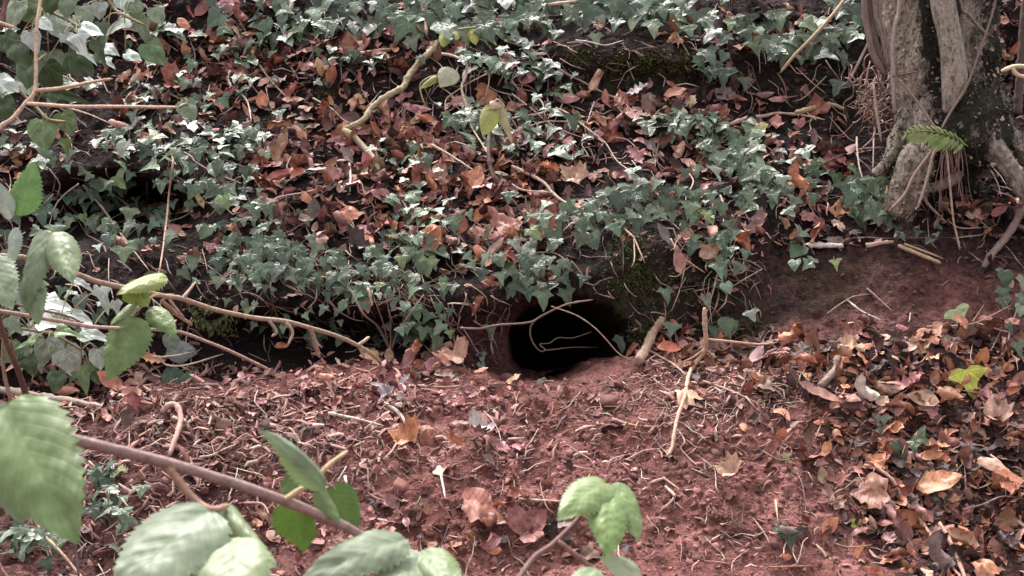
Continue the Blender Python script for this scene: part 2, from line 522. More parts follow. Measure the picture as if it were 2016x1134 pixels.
# ------------------------------------------------------------------ leaf shapes (unit length, base at the origin, tip along +Y)
def polar_leaf(half, seed, rings=3, fold=0.22, droop=0.25, crumple=0.05, cup=0.0, centre=(0, .3)):
    rd = random.Random(seed)
    pts = [(x * (1 + rd.uniform(-.07, .07)), y + rd.uniform(-.03, .03)) for x, y in half]
    left = [(-x * (1 + rd.uniform(-.1, .1)), y + rd.uniform(-.03, .03)) for x, y in half[1:-1]][::-1]
    ring = pts + left
    c = np.array(centre)
    V, T = [], []
    V.append((c[0], c[1]))
    n = len(ring)
    for k in range(1, rings + 1):
        f = (k / rings) ** 0.85
        for p in ring:
            V.append(tuple(c + (np.array(p) - c) * f))
    for i in range(n):
        T.append((0, 1 + i, 1 + (i + 1) % n))
    for k in range(rings - 1):
        a, b = 1 + k * n, 1 + (k + 1) * n
        for i in range(n):
            j = (i + 1) % n
            T.append((a + i, b + i, b + j)); T.append((a + i, b + j, a + j))
    A = np.array(V)
    x, y = A[:, 0], A[:, 1]
    ox, oy = rd.uniform(0, 50), rd.uniform(0, 50)
    nz = np.array([mnoise.noise(Vector((px_ * 3 + ox, py_ * 3 + oy, seed))) for px_, py_ in A])
    n2 = np.array([mnoise.noise(Vector((px_ * 7 + oy, py_ * 7 + ox, seed * 2))) for px_, py_ in A])
    z = fold * np.abs(x) - droop * (y - .2) ** 2 * np.sign(y - .2) - droop * .8 * x * x + crumple * (nz * 2 + n2) + cup * (x * x + (y - .4) ** 2)
    return np.stack([x, y, z], 1), np.array(T), np.stack([x, y], 1)

def grid_leaf(profile, seed, nl=9, nw=6, width=0.6, roll=0.0, bend=0.0, twist=0.0, crumple=0.04, fold=0.1, serr=0.0, teeth=11, vein=0.0):
    rd = random.Random(seed)
    V, T, U = [], [], []
    ox, oy = rd.uniform(0, 99), rd.uniform(0, 99)
    for i in range(nl + 1):
        s = i / nl
        for j in range(nw + 1):
            q = -1 + 2 * j / nw
            w = profile(s) * width * 0.5
            if serr and abs(q) > 0.99:
                w *= 1 + serr * (((s * teeth) % 1.0) - 0.5)
            w *= 1 + 0.08 * mnoise.noise(Vector((s * 3 + ox, math.copysign(2, q), seed)))
            x = q * w
            k = roll * (0.7 + 0.5 * s)
            if abs(k) > 1e-3:
                z = (1 - math.cos(k * x / (width * .5))) / k * width * .5
                x = math.sin(k * x / (width * .5)) / k * width * .5
            else:
                z = 0
            z += fold * abs(x)
            if vein:
                z += vein * math.sin((s * 9 - abs(q) * 2.6) * 2 * math.pi)
            z += crumple * (mnoise.noise(Vector((x * 5 + ox, s * 5 + oy, seed))) * 1.6 + mnoise.noise(Vector((x * 12 + oy, s * 12 + ox, seed))) * 0.8)
            y = s
            if abs(bend) > 1e-3:
                ang = bend * s
                yy = math.sin(ang) / bend; zz = (1 - math.cos(ang)) / bend
                y = yy - z * math.sin(ang); z = zz + z * math.cos(ang)
            if twist:
                a = twist * s; x, z = x * math.cos(a) - z * math.sin(a), x * math.sin(a) + z * math.cos(a)
            V.append((x, y, z)); U.append((q, s))
    m = nw + 1
    for i in range(nl):
        for j in range(nw):
            a = i * m + j
            T.append((a, a + 1, a + m + 1)); T.append((a, a + m + 1, a + m))
    return np.array(V), np.array(T), np.array(U)

def p_oval(s): return max(0.03, math.sin(math.pi * min(1, s ** 0.85 * 1.0)) ** 0.8)
def p_ovate(s): return max(0.02, (math.sin(math.pi * s ** 0.62)) ** 0.85)
def p_oak(s): return max(0.05, math.sin(math.pi * s ** 1.15) ** 0.7 * (0.72 + 0.36 * math.cos(s * 26)))
def p_strip(s): return max(0.1, math.sin(math.pi * s) ** 0.4)

IVY_A = [(0, .02), (.16, -.10), (.34, -.13), (.40, .02), (.58, .16), (.36, .30), (.27, .40), (.24, .60), (.13, .82), (0, 1.02)]
IVY_B = [(0, .03), (.20, -.08), (.44, -.05), (.62, .10), (.60, .20), (.36, .36), (.25, .50), (.17, .72), (0, .98)]
IVY_C = [(0, .02), (.18, -.12), (.38, -.08), (.50, .12), (.55, .34), (.38, .50), (.30, .66), (.14, .86), (0, 1.0)]
IVY_E = [(0, .06), (.16, -.06), (.36, -.06), (.60, .02), (.46, .16), (.30, .30), (.20, .46), (.12, .74), (0, 1.05)]
IVY_D = [(0, .04), (.22, -.10), (.42, -.02), (.52, .18), (.48, .42), (.34, .66), (.15, .88), (0, 1.0)]
MAPLE = [(0, 0), (.20, -.06), (.40, -.06), (.44, .06), (.60, .20), (.55, .32), (.58, .50), (.44, .52), (.36, .54), (.34, .68), (.22, .74), (.12, .88), (0, 1.0)]

ivy_me = []
for i, (h, sd_) in enumerate([(IVY_A, 1), (IVY_A, 2), (IVY_A, 3), (IVY_B, 4), (IVY_B, 5), (IVY_E, 6), (IVY_E, 7), (IVY_C, 8), (IVY_A, 9), (IVY_B, 10)]):
    V, T, U = polar_leaf(h, sd_, 3, fold=0.10 + 0.05 * (i % 4), droop=0.12 + 0.07 * (i % 3), crumple=0.035)
    me = mesh_from("ivy_leaf", V, T, U); me.materials.append(M_ivy); ivy_me.append(me)
broad_me = []
for i in range(4):
    V, T, U = polar_leaf([IVY_D, IVY_C][i % 2], 30 + i, 4, fold=0.06 + .05 * i, droop=0.2 + .08 * i, crumple=0.05)
    me = mesh_from("broad_ivy_leaf", V, T, U); me.materials.append(M_ivy); broad_me.append(me)

dead_t = []      # (V, T, U, kind)
for i in range(5):
    dead_t.append((*grid_leaf(p_oval, 40 + i, 9, 6, 0.62, roll=[.5, -.9, 1.4, 2.2, -1.8][i], bend=[.4, -.7, .9, 1.3, -.3][i], twist=[.1, .4, -.5, .2, .6][i], crumple=.05), 'oval'))
for i in range(3):
    dead_t.append((*grid_leaf(p_oak, 60 + i, 14, 6, 0.66, roll=[.4, -1.0, 1.5][i], bend=[.5, -.8, .7][i], twist=[.2, -.3, .5][i], crumple=.06), 'oak'))
for i in range(4):
    dead_t.append((*polar_leaf(MAPLE, 80 + i, 4, fold=[.1, .3, -.2, .5][i], droop=[.3, -.4, .6, .2][i], crumple=[.08, .12, .10, .14][i], cup=[0, .5, -.4, .7][i]), 'lobed'))
for i in range(4):
    dead_t.append((*grid_leaf(p_oval, 100 + i, 10, 8, 0.8, roll=[2.6, -2.4, 1.9, 3.0][i], bend=[.9, 1.6, -1.2, .4][i], twist=[.7, -.5, .9, -.8][i], crumple=.10), 'curled'))
for i in range(3):
    dead_t.append((*grid_leaf(p_strip, 120 + i, 8, 3, 0.28, roll=[1.2, -.7, .3][i], bend=[.5, -.9, .3][i], twist=[.6, -.9, .3][i], crumple=.04), 'strip'))
dead_me = []
for V, T, U, k in dead_t:
    me = mesh_from("fallen_leaf", V, T, U); me.materials.append(M_dead); dead_me.append(me)
lo_t = [grid_leaf(p_oval, 140 + i, 5, 3, 0.62, roll=[.5, -1.0, 1.6, 2.2, -.4, .9][i], bend=[.4, -.9, 1.1, .2, .8, -.5][i], twist=[.2, .6, -.6, .4, -.2, .8][i], crumple=.06) for i in range(6)]
lo_t += [polar_leaf(MAPLE, 150 + i, 2, fold=[.2, -.2, .4][i], droop=[.4, -.4, .5][i], crumple=.12) for i in range(3)]

DC = {'pinkish': (.37, .20, .17), 'orange': (.42, .19, .11), 'tan': (.42, .27, .19), 'rust': (.27, .115, .082), 'rose': (.33, .15, .14), 'dark brown': (.055, .033, .030),
      'brown': (.165, .09, .075), 'cream': (.60, .49, .40), 'grey-brown': (.17, .13, .12), 'pale grey': (.36, .32, .325)}

def jit(c, a=0.15):
    k = 1 + random.uniform(-a, a)
    return tuple(max(0.0, x * k * (1 + random.uniform(-a, a) * .4)) for x in c)

def place(name, me, M, color, parent=None, base=None):
    o = bpy.data.objects.new(name, me)
    col.objects.link(o)
    o.color = (*color, 1.0)
    if parent is not None:
        o.parent = parent
        M = Matrix.Translation(-base) @ M
    o.matrix_basis = M
    return o

def rv(a): return Vector((random.uniform(-a, a), random.uniform(-a, a), random.uniform(-a, a)))

# ------------------------------------------------------------------ ivy: each vine a thing, stem and leaves its parts
IVY_COL = [(.036, .070, .033), (.052, .094, .048), (.027, .055, .026), (.080, .126, .070), (.14, .185, .12), (.040, .076, .032), (.066, .108, .052), (.11, .155, .095)]
n_ivy_leaves = 0
def ivy(label, spine, width, n, size=(26, 44), lift=(.006, .035), face=0.55, up=0.45, hang=0.6, pale=0.0, stem_r=.0016, young=0.015, name="ivy_vine", meshes=None, cat="ivy"):
    """spine in photograph pixels; face: how much the leaves turn to the open side of the bank, up: to the sky"""
    global n_ivy_leaves
    ms = meshes or ivy_me
    pts = []
    for (u, v) in spine:
        p, nn = S(u, v); pts.append((p + nn * random.uniform(.004, .014)))
    base = pts[0]
    root = empty(name, base)
    tag(root, label, cat, "ivy vines on the bank")
    acc = Acc()
    if len(pts) > 1:
        V, T, U = tube([p - base for p in pts], [stem_r * (1 - .5 * i / len(pts)) for i in range(len(pts))], 5, .2, len(spine), 3)
        acc.add(V, T, None, (.16, .10, .07), U)
    L = [0]
    for a, b in zip(spine, spine[1:]): L.append(L[-1] + math.hypot(b[0] - a[0], b[1] - a[1]))
    for k in range(int(n * .98)):
        s = random.random() * L[-1]
        i = max(j for j in range(len(L)) if L[j] <= s) if L[-1] else 0
        i = min(i, len(spine) - 2)
        w = (s - L[i]) / max(1e-6, L[i + 1] - L[i])
        cu = spine[i][0] * (1 - w) + spine[i + 1][0] * w
        cv = spine[i][1] * (1 - w) + spine[i + 1][1] * w
        rr = random.gauss(0, .5)
        wild = 2.0 if random.random() < .2 else 1.0
        u = cu + random.gauss(0, .55) * width[0] * wild
        v = cv + rr * width[1] * 1.25 * (wild * .9 if wild > 1 else 1)
        if ((u - 1078) / 168) ** 2 + ((v - 680) / 84) ** 2 < 1: continue
        h, nn = S(u, v)
        if (h - base).length > 0.9: continue
        sn = smooth_normal(u, v)
        lf = random.uniform(*lift)
        toc = (CAM - h).normalized()
        nor = (sn * .35 + Vector((0, -1, 0)) * face + Vector((0, 0, 1)) * up + rv(.6)).normalized()
        down = Vector((0, 0, -1)) * hang + Vector((0, -1, -.35)) * .55 + Vector((random.gauss(0, .55), random.uniform(-.3, .3), random.gauss(0, .25)))
        sz = px(random.triangular(size[0] * .5, size[1] * 1.02, size[0] * .74 + size[1] * .16), h)
        o = h + sn * lf + Vector((0, -.3, 0)) * lf
        M = frame(o - down.normalized() * sz * .4, down, nor, sz)
        c = jit(random.choice(IVY_COL), .22)
        if pale: c = tuple(x * (1 + pale) for x in c)
        if random.random() < young: c = (.12, .17, .06)
        place("leaf", random.choice(ms), M, c, root, base)
        n_ivy_leaves += 1
        pb = (o - down.normalized() * sz * .4)
        q = pts[min(range(len(pts)), key=lambda j: (pts[j] - pb).length)]
        e = q
        mid = (pb + e) * .5 + sn * .004
        V, T, U = tube([pb - base, mid - base, e - base], .0007, 3, 0, 0, 2)
        acc.add(V, T, None, (.20, .17, .10), U)
    link("stem", acc.mesh("stem"), M_twig_s, root)
    return root

H = dict(face=.62, up=.62, hang=.8, lift=(.012, .062))          # curtains that hang over an edge
Fl = dict(face=.2, up=.95, hang=.3, lift=(.008, .05))                         # trails lying on the slope
IV = [
 ("dense ivy curtain at the top edge left of the upright pinkish stick", [(500, 20), (560, 45), (640, 40), (690, 30)], (70, 40), 42, (34, 50), H),
 ("dense ivy curtain at the top edge beside the upright pinkish stick", [(690, 20), (760, 45), (830, 35)], (70, 45), 46, (34, 52), H),
 ("dense ivy curtain at the top edge right of the upright pinkish stick", [(850, 30), (930, 45), (1000, 40)], (60, 50), 56, (34, 54), H),
 ("dense ivy curtain at the top edge under the pale horizontal stick", [(1000, 25), (1080, 36), (1150, 30)], (60, 40), 50, (34, 54), H),
 ("ivy curtain with a large pointed leaf above the mossy earth step", [(1150, 10), (1220, 30), (1290, 38)], (60, 36), 46, (36, 58), H),
 ("ivy mat at the top above the right end of the mossy step", [(1290, 30), (1360, 48), (1430, 40)], (60, 32), 32, (30, 46), H),
 ("ivy trail crossing the top right behind the long leaning stick", [(1440, 70), (1520, 85), (1580, 95)], (60, 34), 34, (30, 48), H),
 ("ivy trail with broad leaves between leaning stick and tree trunk", [(1590, 60), (1640, 80), (1690, 60)], (50, 48), 40, (34, 56), H),
 ("short ivy strand hanging down over the dark step near its right end", [(1400, 110), (1420, 150), (1385, 180)], (24, 24), 11, (30, 44), H),
 ("ivy at the foot of the long leaning stick", [(1470, 105), (1560, 112), (1610, 120)], (60, 18), 16, (28, 44), H),
 ("ivy fringe above the brown leaf litter at upper centre left", [(500, 60), (560, 65), (640, 75)], (60, 22), 26, (26, 42), Fl),
 ("sparse ivy among brown leaves on the upper left slope", [(330, 60), (420, 90), (500, 130)], (80, 40), 24, (24, 40), Fl),
 ("sparse ivy below the grey leaf in the upper left litter", [(280, 110), (350, 150), (440, 190)], (70, 40), 26, (24, 42), Fl),
 ("ivy row beneath the long pale horizontal twig on the left", [(230, 200), (320, 215), (400, 230)], (60, 26), 28, (26, 46), Fl),
 ("pale ivy row crossing the left slope above the dark hollow", [(180, 295), (260, 300), (340, 305), (420, 300)], (60, 22), 52, (24, 40), Fl),
 ("ivy row at the right end of the left slope above the crossing vines", [(400, 265), (460, 285), (510, 300)], (50, 26), 30, (24, 40), Fl),
 ("ivy fringe on the upper rim of the dark hollow on the left", [(90, 340), (170, 350), (240, 360)], (60, 24), 30, (24, 42), H),
 ("ivy cluster right of the dark hollow above the thin upright pink stem", [(330, 340), (390, 370), (450, 380)], (50, 34), 42, (24, 40), H),
 ("ivy cluster below the crossing vines left of the brown litter", [(420, 330), (480, 380), (500, 420)], (50, 40), 26, (22, 38), Fl),
 ("loose small ivy inside the dark hollow on the left", [(230, 420), (300, 455), (380, 470)], (70, 34), 24, (20, 34), H),
 ("ivy strands hanging left of the upright pink stem", [(170, 470), (230, 500), (290, 530)], (60, 36), 26, (24, 40), H),
 ("thick ivy curtain above the pale bramble cane left of centre", [(430, 470), (480, 520), (530, 560)], (60, 46), 56, (22, 38), H),
 ("thick ivy curtain left of the orange leaf pile", [(520, 460), (560, 520), (590, 570)], (44, 44), 50, (24, 40), H),
 ("ivy strands dangling over the dark face above the pale cane", [(590, 530), (640, 560), (700, 590)], (50, 34), 40, (22, 38), H),
 ("small ivy trail hanging behind the bramble cane fork", [(470, 570), (540, 600), (620, 625)], (60, 24), 26, (20, 34), H),
 ("ivy in the litter right of the mossy forked branch", [(760, 300), (800, 330), (860, 360)], (50, 24), 18, (20, 34), Fl),
 ("ivy trail running down through the orange leaves at centre", [(790, 390), (820, 430), (880, 460)], (44, 30), 32, (24, 38), Fl),
 ("ivy trail below the orange leaves left of the burrow", [(770, 480), (830, 500), (900, 480)], (50, 26), 36, (24, 40), Fl),
 ("ivy curtain hanging just left of the burrow mouth", [(760, 540), (810, 580), (850, 630), (880, 650)], (48, 40), 66, (22, 38), H),
 ("ivy fringe hanging above the left side of the burrow mouth", [(640, 530), (700, 555), (760, 570)], (50, 26), 26, (22, 36), H),
 ("dense ivy cluster overhanging the burrow mouth", [(980, 520), (1030, 545), (1080, 560), (1100, 530)], (40, 30), 44, (28, 44), H),
 ("ivy band rising to the right above the burrow mouth", [(1060, 490), (1130, 470), (1180, 450)], (44, 26), 36, (28, 42), H),
 ("ivy band over the mossy rock right of the burrow", [(1180, 440), (1240, 420), (1310, 400)], (44, 26), 40, (28, 42), H),
 ("dark ivy patch around the drooping withered stem", [(900, 250), (960, 275), (1020, 280)], (44, 34), 36, (26, 42), Fl),
 ("ivy under the tangle of pale bramble stems at centre", [(1030, 250), (1080, 280), (1130, 300)], (50, 30), 26, (26, 42), Fl),
 ("pale ivy trail climbing the slope left of the mossy step", [(990, 100), (1020, 120), (1060, 150), (1110, 180)], (44, 30), 44, (24, 38), Fl),
 ("ivy spreading above the litter under the drooping yellow leaves", [(890, 90), (950, 110), (1010, 160)], (50, 26), 24, (24, 40), Fl),
 ("ivy strip among pinkish leaves below the bare soil patch", [(640, 120), (720, 130), (780, 140)], (50, 16), 18, (24, 38), Fl),
 ("ivy mat below the pale root on the right slope", [(1290, 260), (1370, 265), (1440, 275)], (56, 20), 46, (26, 44), Fl),
 ("ivy mat running down the right slope towards the bare scoop", [(1400, 300), (1450, 330), (1500, 370)], (50, 34), 60, (26, 44), H),
 ("ivy edge hanging over dark soil at right of centre", [(1450, 390), (1510, 390), (1560, 410)], (44, 24), 32, (26, 42), H),
 ("ivy clump with large pointed leaves below the pale tree root", [(1660, 390), (1690, 410), (1720, 440)], (36, 30), 42, (28, 50), H),
 ("sparse ivy among brown leaves left of the tree roots", [(1530, 330), (1590, 350), (1640, 380)], (60, 34), 20, (24, 38), Fl),
 ("ivy trail above the mossy rock at right of the burrow", [(1310, 400), (1360, 430), (1420, 470)], (44, 34), 36, (26, 42), H),
 ("ivy strand hanging right of the mossy rock", [(1360, 470), (1400, 520), (1410, 560)], (34, 30), 20, (26, 42), H),
 ("loose ivy leaves beside the upright forked twig", [(1350, 610), (1390, 640), (1470, 640)], (36, 24), 8, (28, 42), H),
 ("ivy sprig on the dark soil below the pale broken sticks", [(1560, 500), (1580, 520), (1600, 540)], (24, 22), 7, (26, 46), H),
 ("ivy trail reaching the pale sticks at the foot of the tree", [(1700, 470), (1760, 475), (1850, 470)], (40, 10), 10, (18, 30), Fl),
 ("ivy leaves at the right edge above the litter", [(1960, 560), (1985, 620), (2000, 680)], (24, 40), 12, (26, 42), H),
 ("two ivy strands lying on the litter right of the mound", [(1722, 850), (1730, 865)], (8, 12), 4, (34, 46), dict(face=.7, up=.4, hang=.6)),
 ("ivy sprig beside the curved twig on the right litter", [(1765, 890), (1790, 895)], (14, 14), 5, (32, 44), dict(face=.7, up=.4, hang=.6)),
 ("ivy sprig growing on the red soil at bottom right of centre", [(1540, 1030), (1545, 1075)], (6, 8), 3, (38, 52), dict(face=.7, up=.5, hang=.6)),
 ("dark low ivy under the big serrated leaf at bottom left", [(20, 1070), (70, 1080), (110, 1090)], (40, 24), 26, (34, 60), Fl),
 ("dark ivy tuft beside the big serrated leaf", [(200, 940), (220, 960), (240, 990)], (30, 30), 20, (24, 40), Fl),
 ("small dark ivy behind the large pale leaf at bottom left", [(190, 1010), (230, 1040), (255, 1060)], (26, 26), 14, (24, 40), Fl),
 ("ivy strands at left below the bright green leaf", [(60, 420), (100, 470), (150, 500)], (50, 30), 14, (28, 46), H),
 ("ivy over the earth bank at the far left edge", [(-60, 200), (0, 250), (60, 300)], (60, 50), 22, (26, 44), Fl),
 ("ivy behind the pale forked branch at the far left", [(0, 130), (60, 160), (130, 190)], (60, 50), 24, (26, 44), Fl),
 ("ivy low on the bank behind the bare pinkish cane", [(20, 560), (110, 600), (200, 640)], (60, 44), 30, (28, 48), H),
 ("ivy behind the dark dead stem at the far left", [(0, 650), (40, 690), (110, 730)], (50, 34), 18, (28, 46), H),
]
for (lb, sp, wd, n, sz, kw) in IV:
    ivy(lb, sp, wd, n, sz, **kw)

# the climbing tip with one leaf at the right rim of the burrow, and strands left of it
def single_ivy(label, u, v, size, ang, tone, stem=None, lift=.03, mesh=None, stemcol=(.36, .26, .17), d=None):
    h = at(u, v, d) if d else S(u, v, lift)[0]
    root = empty("ivy_sprig", h)
    tag(root, label, "ivy", "single ivy sprigs")
    sz = px(size, h)
    a = math.radians(ang)
    al = Vector((math.sin(a), -.25, -math.cos(a)))
    M = frame(h - al.normalized() * sz * .4, al, Vector((0, -1, .45)), sz)
    place("leaf", mesh or ivy_me[0], M, tone, root, h)
    if stem:
        P = [h - al.normalized() * sz * .4]
        for (su, sv) in stem:
            P.append(at(su, sv, d) if d else S(su, sv, lift * .6)[0])
        V, T, U = tube([p - h for p in P], .0011, 4, .1, 1, 3)
        o = link("stem", mesh_from("stem", V, T, U), M_twig, root, None, stemcol)
    return root
single_ivy("single pale ivy leaf at the right rim of the burrow", 1224, 676, 34, 5, (.16, .20, .16), [(1222, 690), (1220, 715)], .04)
single_ivy("small ivy leaf on a thin strand left of the burrow mouth", 949, 703, 22, 10, (.10, .15, .10), [(935, 690), (920, 672)], .02)
single_ivy("tiny ivy leaf low at the left corner of the burrow", 947, 722, 18, 0, (.10, .15, .10), [(950, 735), (955, 742)], .02)
single_ivy("white-green ivy leaf beside the forked twig top", 1391, 590, 26, 10, (.16, .20, .15), [(1391, 600)], .03)
single_ivy("bright yellow-green ivy leaf standing on the brown litter", 1908, 752, 62, 15, (.40, .44, .06), [(1908, 735), (1911, 700), (1915, 675)], .05, ivy_me[3], (.42, .34, .22))
single_ivy("green and pink ivy leaf above the litter at right", 1888, 624, 46, 25, (.30, .36, .18), [(1892, 640), (1870, 642)], .04, ivy_me[4])
single_ivy("small pale green leaf in the litter beside an orange leaf", 1830, 938, 22, 0, (.34, .40, .16), [(1828, 925)], .02, ivy_me[1])
single_ivy("small pale green star leaf on the right litter", 1852, 956, 26, 60, (.30, .40, .20), [(1840, 950)], .02, ivy_me[2])
single_ivy("tiny bright ivy leaf on the dark soil under the pale sticks", 1646, 520, 24, 10, (.26, .32, .13), [(1640, 505)], .02, ivy_me[5])
single_ivy("small yellow fallen leaf at the edge of the right litter", 1684, 1030, 24, 130, (.50, .50, .16), None, .01, ivy_me[7])
single_ivy("yellow sycamore leaf on a stalk right of the slope root", 1498, 258, 30, 20, (.46, .48, .20), [(1497, 240), (1494, 205)], .05, ivy_me[4])

# ------------------------------------------------------------------ twigs, roots and sticks traced one by one
TC = {'pale': (.50, .38, .29), 'white': (.62, .55, .47), 'tan': (.44, .32, .20), 'pink': (.42, .26, .20), 'brown': (.16, .095, .07), 'grey': (.30, .24, .20), 'dark': (.06, .042, .038), 'yellow': (.46, .40, .20), 'mauve': (.34, .24, .215)}

def path3(pts, lift, d):
    P = []
    n = len(pts)
    for i, q in enumerate(pts):
        u, v = q[0], q[1]
        w = i / max(1, n - 1)
        if len(q) > 2:
            P.append(at(u, v, q[2]))
        elif d is not None:
            dd = d[0] + (d[1] - d[0]) * w if hasattr(d, "__len__") else d
            P.append(at(u, v, dd))
        else:
            l = lift[0] + (lift[1] - lift[0]) * w if hasattr(lift, "__len__") else lift
            P.append(S(u, v, l)[0])
    if d is None and n > 2 and len(pts[0]) < 3:                       # a stick is stiffer than the ground below it
        for _ in range(2):
            D = [depth_of(p) for p in P]
            for i in range(1, n - 1):
                nd = min(D[i], (D[i - 1] + D[i + 1]) / 2 + .01) * .6 + D[i] * .4
                P[i] = at(pts[i][0], pts[i][1], nd)
    return P

def twig(name, label, pts, r, c, lift=.012, d=None, cat="twig", taper=.45, knob=.34, side=(), group=None, seg=6):
    """pts in photograph pixels, r the radius in pixels"""
    P = path3(pts, lift, d)
    base = P[0] if P[0].z < P[-1].z else P[-1]
    R = [px(r, p) * (1 - (1 - taper) * i / max(1, len(P) - 1)) for i, p in enumerate(P)]
    V, T, U = tube([p - base for p in P], R, seg, knob, len(pts) + r, 6)
    cc = jit(TC[c] if isinstance(c, str) else c, .08)
    o = link(name, mesh_from(name, V, T, U), M_twig, None, base, cc)
    tag(o, label, cat, group)
    for (sp, sr, sd_) in side:
        Q = path3(sp, lift, sd_)
        V, T, U = tube([p - base for p in Q], [px(sr, q) * (1 - .4 * i / max(1, len(Q) - 1)) for i, q in enumerate(Q)], seg, knob, sr, 3)
        link("side_shoot", mesh_from("side_shoot", V, T, U), M_twig, o, None, cc)
    return o

tw = twig
tw("fallen_branch", "mossy yellow-green forked branch lying down the slope", [(864, 82), (851, 98), (836, 113), (816, 135), (801, 155), (795, 170), (774, 183), (749, 198), (729, 215), (719, 233), (694, 248), (676, 255)], 7, (.30, .26, .15), .06, None, "branch", .8, .35,
   [([(676, 255), (695, 268), (714, 287), (734, 309), (746, 334)], 7.5, None)], None, 8)
tw("twig", "thin pale twig crossing the lower end of the mossy branch", [(616, 193), (654, 215), (679, 238), (724, 258)], 2.2, 'pale', .04)
tw("twig", "thin brown twig slanting through the upper left litter", [(511, 128), (534, 160), (566, 193)], 2.4, 'grey', .03)
tw("twig", "thin pale twig sloping below the long horizontal twig at left", [(135, 213), (175, 225), (221, 245)], 2, 'pale', .05)
tw("twig", "crooked white twig standing in the litter at upper left", [(453, 140), (448, 155), (458, 173), (475, 185), (488, 203), (495, 240)], 3, 'white', .03)
tw("twig", "grey-brown stick leaning down left of the mossy step", [(1008, 65), (1028, 83), (1048, 100), (1090, 130), (1121, 148), (1151, 163), (1193, 185), (1228, 198)], 3.2, 'mauve', .03)
tw("twig", "thin white curved twig under the ivy above the mossy step", [(1133, 79), (1163, 83), (1193, 89), (1228, 79)], 1.8, 'white', .06)
tw("fallen_stick", "pale horizontal stick at the top edge among ivy", [(1078, 10), (1120, 5), (1160, -3), (1200, -10)], 4.5, 'pale', .09, None, "stick")
tw("bramble_runner", "pale bramble stem arching right over the central litter", [(1008, 233), (1058, 225), (1093, 215), (1115, 222), (1143, 243), (1168, 262), (1193, 283), (1215, 317), (1248, 342), (1283, 372)], 2.4, 'pale', .05, None, "stem")
tw("twig", "pale level twig in the bramble tangle at centre", [(1033, 253), (1070, 240), (1108, 239), (1153, 239)], 2, 'pale', .045)
tw("twig", "thin brown twig slanting through the bramble tangle", [(1008, 185), (1045, 213), (1075, 238), (1110, 258), (1160, 275)], 1.8, 'mauve', .05)
tw("twig", "short bent white twig above the bramble tangle", [(1055, 190), (1068, 203), (1073, 230)], 2, 'white', .05)
tw("twig", "thin twig standing up left of the bramble arch", [(1170, 200), (1163, 220), (1155, 245)], 1.8, 'pale', .04)
tw("tree_root", "long pale root lying along the foot of the dark step", [(1378, 246), (1433, 245), (1470, 233), (1508, 228), (1532, 223), (1587, 228), (1624, 236)], 5, 'pale', .012, None, "root", .35, .3)
tw("fallen_stick", "short thick pale stick on the dark step right", [(1565, 223), (1590, 216), (1607, 211), (1637, 206), (1667, 218)], 6.5, 'tan', .02, None, "stick", .5, .3)
tw("leaning_stick", "long pale stick leaning diagonally at the top right", [(1672, -15), (1662, 0), (1632, 38), (1595, 78), (1565, 108), (1536, 143)], 4.2, 'tan', (.20, .03), None, "stick", .8, .12)
tw("leaning_stick", "short grey stick leaning beside the tree trunk", [(1707, 88), (1687, 130), (1663, 174)], 3, 'grey', .04, None, "stick", .9, .15)
tw("twig", "thin twig on the dark step left of the tree", [(1627, 150), (1605, 172), (1580, 194), (1560, 200)], 1.8, 'grey', .02)
tw("twig", "pale stick low in the left dark hollow slanting right", [(175, 384), (195, 401), (230, 449), (250, 477), (295, 534)], 2.8, 'mauve', .10)
tw("twig", "bent pale root thread in the left dark hollow", [(228, 386), (253, 406), (255, 421), (243, 449)], 2, 'pale', .08)
tw("pink_weed", "thin upright pinkish stem right of the dark hollow", [(340, 300), (340, 326), (333, 379), (328, 434), (318, 509), (313, 537), (305, 570)], 2.7, 'pink', .09, None, "stem")
tw("twig", "thin level twig crossing the upright pinkish stem", [(250, 449), (300, 441), (350, 431), (380, 416)], 1.7, 'pink', .08, None, side=[([(330, 422), (380, 415)], 1.4, None)])
tw("twig", "pale vine crossing down the left slope to the litter", [(318, 287), (370, 304), (385, 319), (420, 339), (450, 352), (475, 361)], 2.4, 'pale', .04)
tw("twig", "dark vine crossing the left slope above the pale vine", [(375, 291), (438, 314), (503, 339), (525, 352)], 2.2, 'brown', .04)
tw("twig", "grey twig slanting down into the left end of the hollow", [(155, 362), (125, 385), (108, 408), (95, 450)], 2.2, 'grey', .08)
tw("twig", "short straight twig in front of the left hollow", [(105, 382), (75, 413)], 1.8, 'grey', .06)
tw("hanging_root", "thin vertical root thread in the left hollow", [(290, 330), (289, 370), (292, 410)], 1.8, 'grey', .03, None, "root")
tw("twig", "bright white twig standing in the leaf pile at left centre", [(685, 311), (690, 340), (689, 377)], 3, 'white', .03)
tw("twig", "curved pale twig under the red-brown leaves at left centre", [(516, 402), (540, 393), (554, 387), (604, 378), (650, 365)], 3, 'pale', .02)
tw("twig", "short pale twig pointing down among central orange leaves", [(784, 382), (795, 400), (807, 422)], 2.4, 'pale', .04)
tw("twig", "straight pale twig slanting to the orange curled leaf at centre", [(849, 284), (892, 309), (937, 338)], 2.6, 'pale', .05)
tw("twig", "pale twig under the ivy left of centre", [(646, 534), (665, 545), (684, 562)], 2.6, 'pale', .05)
tw("twig", "pale stub of root above the left of the burrow", [(905, 521), (930, 527), (970, 535)], 4, 'pale', .03)
tw("withered_weed", "dark withered stem rising from the slope above the burrow", [(990, 368), (975, 352), (966, 330), (962, 300), (963, 270), (968, 225), (972, 205)], 5.5, (.10, .075, .065), (.02, .14), None, "stem", .5)
tw("twig", "crooked pale stem winding down at upper centre", [(870, 106), (891, 110), (917, 123), (917, 150), (909, 175), (924, 225), (929, 250), (949, 283), (962, 305)], 3.2, 'pale', .07)
